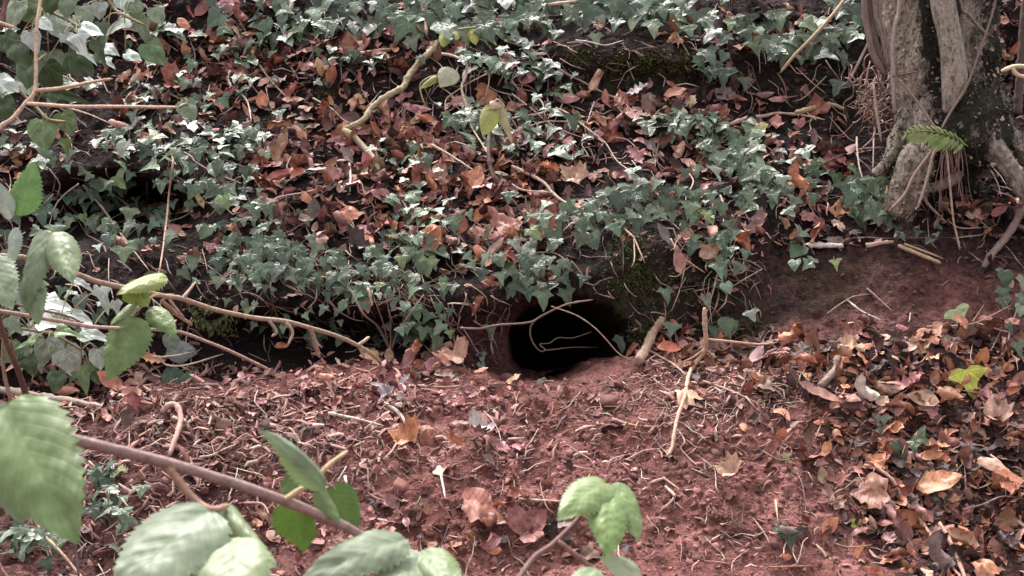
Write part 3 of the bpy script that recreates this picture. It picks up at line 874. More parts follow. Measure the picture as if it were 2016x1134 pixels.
tw("twig", "thin pale shoot crossing behind the crooked stem", [(1002, 128), (960, 145), (929, 160), (905, 175), (879, 195), (876, 220)], 1.8, 'pale', .05)
tw("twig", "thin upright shoot in the brambles at upper centre", [(965, 135), (962, 165), (955, 190)], 1.6, 'pale', .05)
tw("upright_stick", "upright pinkish stick in the ivy at the top edge", [(829, -30), (831, 0), (837, 33), (840, 68)], 4.5, 'pink', .08, None, "stick", .9, .1)
tw("twig", "short white twig below the upright pinkish stick", [(789, 60), (781, 88)], 2, 'white', .04)
tw("twig", "pale flat stick in the litter below the top ivy", [(709, 105), (740, 99), (769, 96)], 3, 'pale', .03)
tw("bramble_root", "pale root bridging across the burrow mouth", [(905, 646), (944, 647), (979, 640), (1008, 638), (1045, 634), (1063, 624), (1090, 610), (1120, 598), (1168, 590)], 2.5, (.22, .155, .125), 0, 3.62, "root", .7)
tw("bramble_root", "looped root dangling inside the burrow mouth", [(1058, 627), (1045, 643), (1045, 665), (1055, 683), (1065, 692), (1073, 688), (1063, 678), (1083, 675), (1098, 665), (1128, 665), (1165, 653)], 1.7, (.20, .14, .11), 0, (3.62, 3.74), "root", .6, side=[([(1070, 690), (1090, 688), (1125, 684), (1178, 684)], 1.6, (3.64, 3.80))])
tw("bramble_root", "thin wiry root arching over the burrow mouth to its right rim", [(1085, 603), (1133, 620), (1168, 643), (1193, 668), (1215, 693), (1233, 705), (1253, 710), (1268, 704)], 1.3, (.36, .26, .19), 0, (3.60, 3.57), "root", .8)
tw("broken_stump", "short broken root stump sticking up right of the burrow", [(1256, 712), (1273, 685), (1285, 655), (1300, 634), (1306, 625)], 10, (.30, .21, .16), .05, None, "stump", .62, .3, (), None, 9)
tw("twig", "short pale stick leaning against the root stump", [(1265, 682), (1295, 700), (1323, 715), (1353, 740)], 3, 'pale', .05)
tw("forked_twig", "tall forked pale twig standing right of the burrow", [(1387, 606, 3.50), (1388, 643, 3.51), (1390, 668, 3.52), (1388, 690, 3.54), (1365, 720), (1355, 743), (1348, 780), (1335, 818), (1328, 850), (1323, 882), (1313, 899)], 4.6, (.50, .34, .25), (.07, .04), None, "twig", .8, .2,
   [([(1392, 668, 3.52), (1433, 672, 3.53), (1495, 678, 3.55), (1530, 674, 3.56)], 3, None), ([(1386, 688, 3.54), (1365, 703, 3.55), (1343, 713, 3.56)], 2.6, None)])
tw("twig", "pale twig running right from the forked twig", [(1358, 743), (1408, 758), (1458, 778), (1508, 803)], 3, 'pink', .02, side=[([(1468, 780), (1488, 805)], 2.2, None)])
tw("twig", "curved pale twig below the forked twig", [(1205, 824), (1245, 837), (1295, 840), (1330, 830)], 3, 'pink', .012)
tw("twig", "thin zigzag twig below the foot of the forked twig", [(1338, 850), (1348, 870), (1340, 882), (1355, 900), (1373, 917)], 2, 'pale', .01)
tw("fallen_stick", "angular bone-pale stick on the red mound", [(1280, 951), (1306, 942), (1309, 943), (1340, 965)], 3.4, 'pale', .008, None, "stick")
tw("fallen_stick", "second bone-pale bent stick on the red mound", [(1310, 957), (1326, 974), (1328, 978), (1319, 990), (1298, 1007)], 3.6, 'pale', .008, None, "stick")
tw("twig", "straight pale twig left of the trifoliate shoot", [(1020, 982), (1060, 985), (1100, 987), (1130, 992)], 3, 'pale', .012)
tw("twig", "long curved pale stick across the right litter", [(1702, 916), (1725, 922), (1757, 945), (1777, 982), (1802, 1010), (1830, 1050), (1847, 1087), (1887, 1132), (1900, 1160)], 4, 'pink', .02, None, "twig", .7)
tw("fallen_stick", "brown stick at the bottom right beside the curved stick", [(1850, 1029), (1872, 1070), (1897, 1130), (1905, 1165)], 5.5, 'pink', .03, None, "stick")
tw("twig", "hooked thin twig on the right litter", [(1950, 895), (1975, 917), (1980, 935), (1950, 952), (1925, 962)], 2.5, 'pale', .02, side=[([(1980, 935), (1980, 975)], 2.4, None)])
tw("twig", "thin brown twig rising to the right in the litter", [(1895, 1004), (1937, 992), (1975, 977), (2015, 982)], 2.2, 'mauve', .02)
tw("fallen_stick", "short pale stick at the right edge low down", [(1985, 1010), (2015, 1035), (2040, 1050)], 4, 'pale', .02, None, "stick")
tw("twig", "white thread root on the bare scoop of soil", [(1667, 590), (1697, 613), (1735, 630)], 2.2, 'white', .01)
tw("twig", "faint curved root over the bare scoop of soil", [(1627, 618), (1675, 586), (1712, 579)], 1.8, 'mauve', .008)
tw("twig", "pale root end right of the bare scoop", [(1707, 568), (1732, 590), (1757, 613)], 2, 'mauve', .01)
tw("twig", "branched thin twig under the green and pink leaf", [(1825, 643), (1875, 642), (1922, 635), (1992, 600)], 2.5, 'pink', .04, side=[([(1922, 635), (1962, 648), (1987, 654)], 2, None), ([(1915, 633), (1937, 600)], 2, None)])
tw("twig", "upright thin twig at the right edge", [(1980, 690), (1995, 630), (2013, 580)], 2.2, 'mauve', .04)
tw("fallen_stick", "thick knobbly stick upright in the litter right of the mound", [(1652, 703), (1649, 712), (1645, 728), (1630, 745), (1612, 762)], 8, (.24, .17, .14), .03, None, "stick", .9, .35, (), None, 8)
tw("tree_root", "grey curved root coming down at the right edge", [(2030, 370), (2015, 394), (2002, 434), (1975, 474), (1955, 497), (1935, 527)], 8.5, (.24, .18, .155), (.05, .02), None, "root", .85, .2, (), None, 8)
tw("fallen_stick", "pale knuckled stick above the dark soil right of centre", [(1582, 484), (1612, 483), (1652, 484), (1660, 486)], 6, 'white', .015, None, "stick", .8, .35)
tw("twig", "thin dark twig joining the two pale sticks", [(1632, 475), (1665, 480), (1697, 484)], 2.2, 'brown', .02)
tw("fallen_stick", "pale stick end at the foot of the tree clump of ivy", [(1705, 484), (1732, 479), (1760, 476)], 6, 'pale', .015, None, "stick")
tw("fallen_stick", "split pale stick pointing down right of the ivy clump", [(1770, 484), (1777, 487), (1825, 507), (1852, 518)], 4.5, 'tan', .02, None, "stick", .9, .2, [([(1780, 480), (1820, 495), (1857, 509)], 3, None)])
tw("tree_root", "thin dark root running to the tree from the left", [(1590, 338), (1610, 327), (1652, 307), (1685, 295), (1740, 290)], 3, 'mauve', .02, None, "root")
tw("hanging_root", "pale root thread hanging left of the tree", [(1687, 270), (1687, 284), (1690, 317), (1697, 347), (1712, 372)], 2.3, 'pale', .06, None, "root")
tw("hanging_root", "second root thread hanging left of the tree", [(1722, 250), (1720, 284), (1718, 359)], 2.2, 'mauve', .07, None, "root")
tw("hanging_root", "white crooked root thread at the right of the tree foot", [(1940, 322), (1962, 357), (1971, 387)], 2.2, 'white', .06, None, "root")
tw("tree_root", "small pale root stub below the cavity of the tree", [(1820, 382), (1827, 402), (1862, 437)], 4.2, 'pale', .03, None, "root")
tw("bramble_runner", "pale bramble stem slanting right above the burrow", [(1008, 327), (1033, 339), (1070, 359), (1090, 382), (1120, 402), (1163, 417), (1208, 432), (1233, 454), (1250, 469)], 3.2, 'pale', .05, None, "bramble", .6, side=[([(1008, 362), (1028, 374), (1073, 378), (1093, 380)], 2, None), ([(1150, 419), (1130, 436), (1108, 454)], 2.2, None)])
tw("hanging_root", "thread of root hanging down over the mossy rock", [(1248, 465), (1249, 509), (1243, 527)], 1.7, 'tan', .03, None, "root", side=[([(1249, 470), (1262, 500), (1270, 519)], 1.7, None)])
tw("hanging_root", "white root thread hanging on dark soil right of centre", [(1418, 384), (1425, 409), (1424, 444)], 2.2, 'white', .03, None, "root")
tw("hanging_root", "short white root thread left of the longer one", [(1403, 394), (1402, 424)], 2.2, 'white', .03, None, "root")
tw("hanging_root", "thin root thread below the right ivy mat", [(1458, 379), (1465, 414), (1478, 439)], 1.7, 'pale', .02, None, "root")
tw("twig", "thin angular twig among ivy right of centre", [(1353, 337), (1365, 359), (1350, 394), (1370, 431)], 1.8, 'pale', .04)
tw("twig", "pale twig in the ivy right of the mossy rock", [(1320, 470), (1340, 504), (1358, 517), (1388, 537)], 2.2, 'pale', .04)
tw("twig", "thin twig crossing the dark soil right of the forked twig", [(1500, 530), (1465, 550), (1435, 568)], 1.9, 'grey', .03)
tw("hanging_root", "thin root hanging behind the forked twig top", [(1412, 540), (1405, 570), (1398, 600), (1402, 640)], 1.8, 'pale', .03, None, "root", side=[([(1398, 600), (1380, 640)], 1.5, None)])
tw("fallen_log", "bark-covered rotten branch lying at the left edge", [(-60, 760), (0, 768), (50, 775), (100, 785), (150, 793), (225, 806)], 9, (.27, .21, .17), .02, None, "branch", .7, .5, (), None, 9)
tw("tree_root", "hooked pale root poking out of the mound at left", [(318, 812), (333, 798), (348, 799), (356, 823), (350, 850), (333, 897)], 6.5, (.44, .28, .23), .03, None, "root", .8, .25, (), None, 8)
tw("twig", "dark twig leaning in the litter left of the hooked root", [(263, 778), (243, 818), (223, 848)], 3, 'mauve', .03)
tw("fallen_stick", "straight white stick on the mound at left centre", [(646, 813), (704, 825), (754, 838)], 3.8, 'white', .015, None, "stick")
tw("fallen_stick", "curved grey-white stick beside the pale leaf fragments", [(749, 790), (779, 808), (799, 833), (812, 858), (816, 872)], 4.2, 'white', .02, None, "stick", .9, .2)
tw("fallen_stick", "flat brown stick lying along the crest of the mound", [(820, 756), (831, 760), (879, 762), (920, 758)], 3.2, 'pink', .012, None, "stick")
tw("twig", "thin brown twig on the crest left of the dry stems", [(664, 755), (690, 742), (722, 728)], 2.2, 'pink', .012)
tw("dry_stem", "tallest dry weed stem standing left of the burrow", [(769, 690), (769, 660), (769, 630), (759, 580)], 2.3, 'pink', (.03, .10), None, "stem")
tw("dry_stem", "dry weed stem leaning left beside the burrow", [(768, 688), (744, 643), (716, 618), (689, 568)], 3, 'mauve', (.03, .10), None, "stem")
tw("dry_stem", "dry weed stem leaning right beside the burrow", [(772, 688), (782, 655), (807, 618), (834, 580)], 2.2, 'pale', (.03, .10), None, "stem", side=[([(782, 655), (764, 610)], 1.8, None)])
tw("dry_stem", "thin dry weed stem in the middle of the group", [(766, 686), (754, 635), (739, 595)], 1.8, 'pink', (.03, .10), None, "stem")
tw("twig", "short thick pale twig above the dry weed stems", [(724, 568), (729, 583), (733, 602)], 4.2, 'pale', .06)
tw("twig", "wavy grey root on the dark face left of centre", [(634, 575), (664, 610), (694, 628), (717, 632)], 2.2, 'mauve', .03)
tw("twig", "pale branching twig low on the left beside the crinkled leaf", [(300, 702), (313, 704), (330, 719), (370, 718), (440, 697)], 3, 'pale', .05, side=[([(313, 704), (345, 700), (380, 693)], 2.4, None), ([(355, 720), (380, 732)], 2, None)])
tw("twig", "thin pale curved twig on the bottom left litter", [(55, 960), (68, 1015), (83, 1050), (120, 1088), (155, 1130), (170, 1150)], 4.2, (.44, .32, .22), (.10, .04))
tw("twig", "dark purple stem below the big serrated leaf", [(140, 1035), (148, 1080), (156, 1140)], 6, (.07, .035, .04), (.14, .06), None, "stem")
tw("twig", "short pale twig in the dark ivy tuft at left", [(220, 965), (235, 978), (252, 997)], 3.2, 'pale', .03, side=[([(175, 908), (200, 930)], 2.6, None)])
tw("fallen_stick", "short pale stick on the mound right of the hooked root", [(393, 900), (415, 897), (440, 885), (465, 875)], 3, 'pale', .012, None, "stick")
tw("twig", "short pale twig standing on the mound below centre", [(867, 932), (872, 955), (877, 982)], 3, 'white', .02)
tw("twig", "short level pale twig on the mound below the orange leaves", [(802, 907), (842, 911)], 3, 'pale', .01)
tw("twig", "stubby white twig beside the green cane shoot", [(679, 938), (684, 962)], 4, 'white', .02, side=[([(664, 948), (682, 918)], 3.6, None)])
tw("twig", "brown twig on the mound right of the green cane shoot", [(690, 1024), (699, 1020), (732, 1005)], 3, 'pink', .012)
tw("twig", "straight pale stalk beside the bottom ivy sprig", [(1527, 985), (1532, 1030)], 3.5, 'tan', .04)
tw("twig", "level orange-brown straw at the bottom right", [(1512, 1117), (1560, 1115), (1600, 1114)], 2.4, (.42, .21, .13), .012)
tw("twig", "curved thin straw on the red soil at bottom right", [(1632, 1067), (1672, 1077), (1725, 1072)], 2.1, 'pink', .01)
tw("twig", "bent twig at bottom left of the cane", [(480, 990), (515, 992), (528, 1010), (530, 1035)], 3, 'pink', .02)
tw("broken_branch", "pale yellow broken branch end at the right edge", [(1972, 140), (1997, 131), (2025, 130), (2080, 120)], 4.5, (.62, .52, .34), 0, 3.3, "branch", 1.0, .1, [([(1993, 132), (2000, 145), (2020, 152), (2080, 160)], 5, 3.3)])

# ------------------------------------------------------------------ stones half sunk in the mound
def stone(label, u, v, w, h, c, seed, lift=.0):
    p, n = S(u, v)
    bm_v, bm_t = [], []
    import bmesh
    bm = bmesh.new(); bmesh.ops.create_icosphere(bm, subdivisions=3, radius=1.0)
    W = px(w, p) / 2; Hh = px(h, p) / 2
    rs = random.Random(seed)
    planes = [(Vector((rs.gauss(0, 1), rs.gauss(0, 1), rs.gauss(0, 1))).normalized(), rs.uniform(.62, 1)) for _ in range(16)]
    for q in bm.verts:
        d0 = q.co.normalized()
        k = min([1.15] + [dd / max(.05, n_.dot(d0)) for n_, dd in planes if n_.dot(d0) > .05]) + .06 * mnoise.noise(d0 * 4 + Vector((0, seed, 0)))
        q.co = Vector((d0.x * W, d0.y * W * .8, d0.z * Hh)) * k
    V = np.array([q.co[:] for q in bm.verts]); T = np.array([[q.index for q in f.verts] for f in bm.faces])
    bm.free()
    o = link("stone", mesh_from("stone", V, T, V[:, :2], np.tile(np.array(c), (len(V), 1)), smooth=False), M_crumb, None, p - n * Hh * .25)
    o.rotation_euler = (random.uniform(-.3, .3), random.uniform(-.3, .3), random.uniform(0, 6))
    tag(o, label, "stone", "stones on the mound")
stone("dark flat stone at the lip of the burrow", 1003, 745, 46, 22, (.16, .085, .075), 1)
stone("broad flat reddish stone on the mound below the burrow", 1195, 790, 80, 30, (.17, .085, .072), 2)
stone("rounded brown stone on the left of the mound", 443, 838, 50, 36, (.17, .095, .08), 3)
stone("purple-grey stone right of the rounded brown one", 522, 838, 48, 40, (.115, .075, .075), 4)
stone("pinkish lump of hard soil on the mound crest at centre", 955, 825, 70, 30, (.30, .14, .12), 5)
stone("small reddish clod on the bottom of the mound", 790, 955, 50, 34, (.27, .12, .10), 6)
stone("flat grey slab in the upper left litter", 343, 150, 46, 26, (.17, .14, .14), 7)
stone("flat grey-brown slab under the leaves at left centre", 630, 357, 52, 18, (.17, .13, .125), 8)

# ------------------------------------------------------------------ the old tree on the right
def bark_mat():
    m, t, b = nt("tree_bark")
    geo = N(t, "ShaderNodeNewGeometry"); P = geo.outputs["Position"]
    mp = N(t, "ShaderNodeMapping"); mp.inputs["Scale"].default_value = (1, 1, .45); t.links.new(P, mp.inputs[0])
    a = N(t, "ShaderNodeAttribute", attribute_name="tint")
    sp = N(t, "ShaderNodeSeparateColor"); t.links.new(a.outputs["Color"], sp.inputs[0])
    n1 = noise_tex(t, 16, 8, .78, mp.outputs[0]); n2 = noise_tex(t, 60, 8, .8, mp.outputs[0]); n3 = noise_tex(t, 160, 4, .7, P)
    c = ramp(t, n2, [(.32, (.022, .018, .015)), (.41, (.16, .13, .10)), (.50, (.35, .305, .245)), (.70, (.58, .525, .44))])
    c = mix(t, 1.0, c, ramp(t, n3, [(.3, (.6,) * 3), (.5, (1,) * 3), (.7, (1.25,) * 3)]), 'MULTIPLY')
    moss = ramp(t, math_(t, 'ADD', math_(t, 'MULTIPLY', math_(t, 'SUBTRACT', n1, .5), 2.4), math_(t, 'ADD', math_(t, 'MULTIPLY', math_(t, 'SUBTRACT', n2, .5), 2.0), sp.outputs[0])), [(.44, (0, 0, 0)), (.56, (1, 1, 1))])
    mc = ramp(t, n3, [(.3, (.012, .014, .009)), (.55, (.032, .034, .021)), (.75, (.062, .062, .036))])
    c = mix(t, moss, c, mc)
    t.links.new(c, b.inputs["Base Color"]); b.inputs["Roughness"].default_value = .85; b.inputs["Specular IOR Level"].default_value = .3
    bp = N(t, "ShaderNodeBump"); bp.inputs["Strength"].default_value = 1.0; bp.inputs["Distance"].default_value = .008
    t.links.new(math_(t, 'ADD', n2, math_(t, 'ADD', math_(t, 'MULTIPLY', n3, .5), math_(t, 'MULTIPLY', moss, .25))), bp.inputs["Height"]); t.links.new(bp.outputs[0], b.inputs["Normal"])
    return m
M_bark = bark_mat()

def limb(name, path, d, parent, base, moss, lobes=(3, .1), seg=40, sub=14, rough=.012, seed=1):
    """path: (u, v, radius px); moss: function of (u, v) -> 0..1"""
    P = [at(u, v, d if not callable(d) else d(i)) for i, (u, v, r) in enumerate(path)]
    R = [px(r, p) for (u, v, r), p in zip(path, P)]
    V, T, U = tube(P, R, seg, 0, seed, sub, lambda w, th: 1 + lobes[1] * math.sin(lobes[0] * th + seed + 1.4 * math.sin(w * 3)) + lobes[1] * .5 * math.sin((lobes[0] * 2 + 1) * th + seed * 2 + w * 4))
    Q = V.copy(); Q[:, 2] *= .4
    k = vnoise(Q, .05, seed + 50) * rough + vnoise(Q, .02, seed + 51) * rough * .55 + vnoise(V, .008, seed + 52) * rough * .25
    ax = np.repeat(np.array([p[:] for p in catmull(P, sub)]), seg, axis=0)
    nrm_ = V[:len(ax)] - ax; nrm_ /= np.linalg.norm(nrm_, axis=1, keepdims=True) + 1e-9
    V[:len(ax)] += nrm_ * k[:len(ax), None]
    u_, v_, f_ = project(V)
    mo = np.array([moss(a, b) for a, b in zip(u_, v_)])
    o = link(name, mesh_from(name, V - np.array(base), T, U, np.stack([mo, mo, mo], 1)), M_bark, parent)
    return o

tb = S(1840, 395)[0]
tree = empty("tree", tb)
tag(tree, "old pale-barked mossy tree with several stems on the right of the bank", "tree")
def moss_main(u, v):
    m = -.06
    m += .8 / (1 + math.exp(-((u - 1822 + (90 - v) * .12) / 9.0))) * (1 if v < 165 else .5) * (1 / (1 + math.exp((v - 205) / 12.0)) + .5)
    m += .62 / (1 + math.exp(-(v - 178) / 18.0))
    m -= .35 * math.exp(-((u - 1775) / 40) ** 2 - ((v - 260) / 50) ** 2)
    return m
limb("trunk", [(1795, -900, 66), (1796, -450, 76), (1798, -120, 78), (1801, 0, 74), (1811, 80, 70), (1822, 150, 68), (1845, 205, 84), (1872, 250, 108), (1890, 292, 104), (1890, 330, 60)], 4.06, tree, tb, moss_main, (3, .06), 120, 28, .014, 1)
limb("second_trunk", [(1950, -850, 36), (1935, -400, 44), (1922, -80, 50), (1918, 0, 48), (1912, 90, 50), (1908, 160, 58), (1914, 230, 74), (1930, 285, 60)], 4.05, tree, tb, lambda u, v: .46 + .14 * (u > 1935) - .34 * math.exp(-((u - 1900) / 26) ** 2), (4, .11), 100, 26, .018, 2)
limb("stem", [(1842, -700, 18), (1846, -300, 21), (1852, -60, 24), (1856, 0, 24), (1868, 60, 22), (1876, 110, 23), (1879, 150, 24), (1876, 178, 21), (1868, 205, 12), (1862, 222, 5)], lambda i: 3.90 if i > 1 else 3.97, tree, tb, lambda u, v: .16, (2, .03), 28, 10, .0025, 3)
limb("root", [(1845, 205, 40), (1818, 250, 32), (1806, 290, 27), (1795, 330, 31), (1782, 370, 32), (1770, 400, 27), (1758, 425, 14)], lambda i: 4.0 - .03 * i if i < 4 else 3.92, tree, tb, lambda u, v: -.12 + .55 / (1 + math.exp(-(u - 1822) / 8.0)), (3, .10), 64, 22, .011, 4)
limb("root", [(1790, 225, 26), (1775, 262, 20), (1762, 290, 15), (1745, 318, 12), (1722, 345, 10)], lambda i: 4.0 - .02 * i, tree, tb, lambda u, v: .32, (3, .1), 24, 8, .007, 5)
limb("root", [(1925, 245, 44), (1950, 285, 27), (1975, 312, 22), (1998, 345, 21), (2022, 378, 20), (2060, 430, 16)], lambda i: 3.98 - .015 * i, tree, tb, lambda u, v: -.05 + .5 / (1 + math.exp((u - 1962) / 10.0)), (3, .08), 32, 10, .006, 6)
limb("root", [(1945, 215, 40), (1975, 262, 24), (2000, 290, 20), (2030, 318, 18), (2075, 350, 16)], lambda i: 4.02, tree, tb, lambda u, v: .38, (3, .1), 28, 10, .008, 7)
limb("root", [(1800, 388, 8), (1822, 372, 9), (1845, 366, 9), (1872, 356, 9), (1895, 340, 8)], lambda i: 4.0, tree, tb, lambda u, v: .2, (3, .06), 16, 6, .003, 8)
limb("root", [(1900, 300, 40), (1895, 330, 26), (1915, 355, 16), (1930, 380, 10)], lambda i: 4.08, tree, tb, lambda u, v: .7, (3, .1), 24, 8, .01, 9)
def tree_strand(name, pts, r, d, c, seg=6):
    P = [at(u, v, d[0] + (d[1] - d[0]) * i / (len(pts) - 1)) for i, (u, v) in enumerate(pts)]
    V, T, U = tube([p - tb for p in P], [px(r, p) for p in P], seg, .15, r, 4)
    return link(name, mesh_from(name, V, T, U), M_twig, tree, None, c)
bc = (.185, .13, .108)
acc = Acc()                                          # moss and lifted bark flakes on the stems
for o_ in [x for x in tree.children if x.name.split(".")[0] in ("trunk", "second_trunk", "root")]:
    mm = o_.data
    nv = len(mm.vertices)
    co = np.empty(nv * 3); mm.vertices.foreach_get("co", co); co = co.reshape(-1, 3)
    no = np.empty(nv * 3); mm.vertices.foreach_get("normal", no); no = no.reshape(-1, 3)
    u_, v_, f_ = project(co + np.array(tb))
    ok = np.where((v_ > -40) & (v_ < 440) & (no[:, 1] < .2))[0]
    ca = np.empty(nv * 4, dtype=np.float32); mm.color_attributes["tint"].data.foreach_get("color", ca); mo = ca.reshape(-1, 4)[:, 0]
    for k in range(int(min(5200, len(ok) * .9))):
        i = int(ok[random.randrange(len(ok))]); p = Vector(co[i]) + rv(.006); n_ = Vector(no[i])
        if random.random() < mo[i] * 1.1 - .1:
            L = random.uniform(.004, .012); dr = (n_ * .6 + rv(.6) + Vector((0, -.1, -.25))).normalized()
            s_ = dr.cross(rv(1)).normalized() * L * .2; m_ = p + dr * L * .5 + rv(L * .2); e_ = p + dr * L
            acc.add([(p - s_)[:], (p + s_)[:], (m_ + s_)[:], (m_ - s_)[:], e_[:]], [(0, 1, 2), (0, 2, 3), (3, 2, 4)], None, jit(random.choice([(.022, .026, .014), (.045, .047, .026), (.075, .07, .045), (.03, .026, .02)]), .3))
        if random.random() < .14:
            s_ = random.uniform(.003, .011); V_, T_, U_2 = random.choice(lo_t)
            acc.add(V_ * np.array([1, 1, .6]), T_, frame(p + n_ * .002, rv(1), n_ + rv(.35), s_ * 1.4), jit(random.choice([(.48, .41, .33), (.36, .29, .23), (.20, .155, .12), (.10, .08, .065)]), .2))
o = link("bark_moss", acc.mesh("bark_moss", False), M_twig_s, tree); o["kind"] = "stuff"
tree_strand("climbing_stem", [(1696, -300), (1702, 0), (1710, 63), (1720, 108), (1742, 148)], 6.5, (3.95, 3.92), bc)
tree_strand("climbing_stem", [(1708, -300), (1712, 0), (1722, 60), (1732, 105), (1745, 140)], 4.5, (3.96, 3.93), (.15, .105, .09))
tree_strand("climbing_stem", [(1718, -300), (1722, 0), (1732, 50), (1742, 95), (1750, 132)], 4.2, (3.94, 3.92), (.22, .16, .14))
tree_strand("climbing_stem", [(1726, -300), (1730, 0), (1738, 50), (1747, 95), (1754, 130)], 3.6, (3.95, 3.92), (.24, .18, .15))
tree_strand("climbing_stem", [(1783, -250), (1772, 0), (1762, 50), (1757, 100), (1759, 150), (1760, 222)], 4.2, (3.92, 3.88), (.30, .235, .20))
tree_strand("climbing_stem", [(1872, -200), (1890, 0), (1907, 28), (1932, 58), (1960, 76)], 3.2, (3.95, 3.98), (.26, .20, .165))
tree_strand("aerial_root", [(1757, 150), (1780, 146), (1807, 141)], 1.7, (3.88, 3.85), (.12, .08, .07))
tree_strand("aerial_root", [(1770, 155), (1802, 195), (1840, 250), (1850, 262)], 2.4, (3.87, 3.84), (.28, .21, .17))
tree_strand("aerial_root", [(1965, -60), (1960, 0), (1942, 63), (1922, 120), (1902, 172), (1872, 220), (1852, 256)], 2.5, (3.9, 3.82), (.20, .14, .12))
tree_strand("aerial_root", [(1720, 165), (1725, 213), (1735, 280)], 2.8, (3.90, 3.90), (.36, .28, .23))
tree_strand("aerial_root", [(1845, 290), (1837, 307), (1820, 367), (1807, 408)], 2.8, (3.86, 3.86), (.50, .40, .32))
tree_strand("aerial_root", [(1840, 285), (1832, 300), (1800, 344), (1780, 384), (1752, 413)], 3, (3.84, 3.84), (.36, .25, .19))
acc = Acc()
for k in range(26):                                  # the skirt of hanging dead fibres under the fern
    u0 = random.uniform(1850, 1902); l = random.choice([60, 80, 100, 120, 135]) + random.uniform(-15, 15)
    sw = random.uniform(-18, 22); dd = random.uniform(3.80, 3.88)
    P = [at(u0 + sw * w + random.uniform(-3, 3), 276 + l * w - 10 * math.sin(w * 3), dd) for w in (0, .25, .5, .75, 1)]
    V, T, U = tube([p - tb for p in P], px(random.uniform(.6, 1.3), P[0]), 4, 0, 0, 3)
    acc.add(V, T, None, jit((.20, .125, .095), .4), U)
P = [at(u, v, 3.82) for u, v in ((1862, 282), (1867, 330), (1872, 384), (1877, 434), (1884, 465), (1890, 492))]
V, T, U = tube([p - tb for p in P], px(2.2, P[0]), 5, .1, 1, 4); acc.add(V, T, None, (.42, .29, .21), U)
o = link("dead_fibres", acc.mesh("dead_fibres"), M_twig_s, tree); o["kind"] = "stuff"
acc = Acc()
for k in range(120):                                 # matted reddish rootlets left of the trunk
    u0, v0 = random.gauss(1722, 22), random.gauss(190, 34)
    a = random.gauss(1.9, .9); l = random.uniform(20, 60)
    h = S(u0, v0, 0)[0]; dd = min(depth_of(h) - .01, random.uniform(3.93, 4.08))
    P = [at(u0 + math.cos(a) * l * (w - .5) + random.uniform(-6, 6), v0 + math.sin(a) * l * (w - .5) + random.uniform(-6, 6), dd - .015 * math.sin(w * 3)) for w in (0, .33, .66, 1)]
    V, T, U = tube([p - tb for p in P], px(random.uniform(.8, 2.0), P[0]), 4, 0, 0, 3)
    acc.add(V, T, None, jit(random.choice([(.17, .085, .07), (.22, .12, .095), (.10, .065, .055), (.28, .19, .15)]), .2), U)
o = link("matted_rootlets", acc.mesh("matted_rootlets"), M_twig_s, tree); o["kind"] = "stuff"

# moss grown on soil and bark: soft short blades
def moss(label, spots, n, c, blade=(.006, .014), name="moss"):
    acc = Acc()
    for k in range(n):
        (mu, mv, ru, rv_) = random.choice(spots)
        u, v = random.gauss(mu, ru * .62), random.gauss(mv, rv_ * .7)
        if mnoise.noise(Vector((u * .045, v * .07, 3.3))) < random.uniform(-.35, .25): continue
        h, nn = S(u, v)
        L = random.uniform(*blade)
        dr = (nn * .7 + rv(.6) + Vector((0, -.2, -.2))).normalized()
        sd_ = dr.cross(rv(1)).normalized() * L * .16
        t_ = h + dr * L; m_ = h + dr * L * .5 + rv(L * .15)
        acc.add([(h - sd_)[:], (h + sd_)[:], (m_ + sd_ * .9)[:], (m_ - sd_ * .9)[:], t_[:]], [(0, 1, 2), (0, 2, 3), (3, 2, 4)], None, jit(c, .35))
    o = link(name, acc.mesh(name, False), M_twig_s)
    tag(o, label, "moss", None, "stuff")
moss("yellow-green moss on the top of the dark earth step", [(1300, 112, 70, 18), (1345, 125, 40, 16), (1130, 112, 40, 12), (1250, 125, 60, 16)], 2600, (.105, .115, .035))
moss("thin dark moss on the face of the earth step", [(1290, 155, 110, 40), (1400, 150, 60, 30)], 2000, (.05, .056, .026), (.004, .009))
moss("green moss on the rock right of the burrow", [(1240, 505, 44, 36), (1250, 545, 44, 26), (1330, 550, 50, 22), (1262, 650, 22, 36)], 3200, (.075, .088, .028))
moss("small moss cushion by the ivy at the foot of the scoop", [(1490, 660, 26, 10), (1470, 650, 20, 10)], 500, (.085, .095, .03))
moss("pale feathery moss tuft below the bramble cane", [(400, 615, 34, 24), (425, 632, 30, 22)], 900, (.22, .26, .11), (.008, .018))
moss("yellow moss patch at the top left of centre", [(640, 190, 14, 8), (560, 75, 12, 14), (520, 240, 12, 8)], 500, (.15, .17, .05))

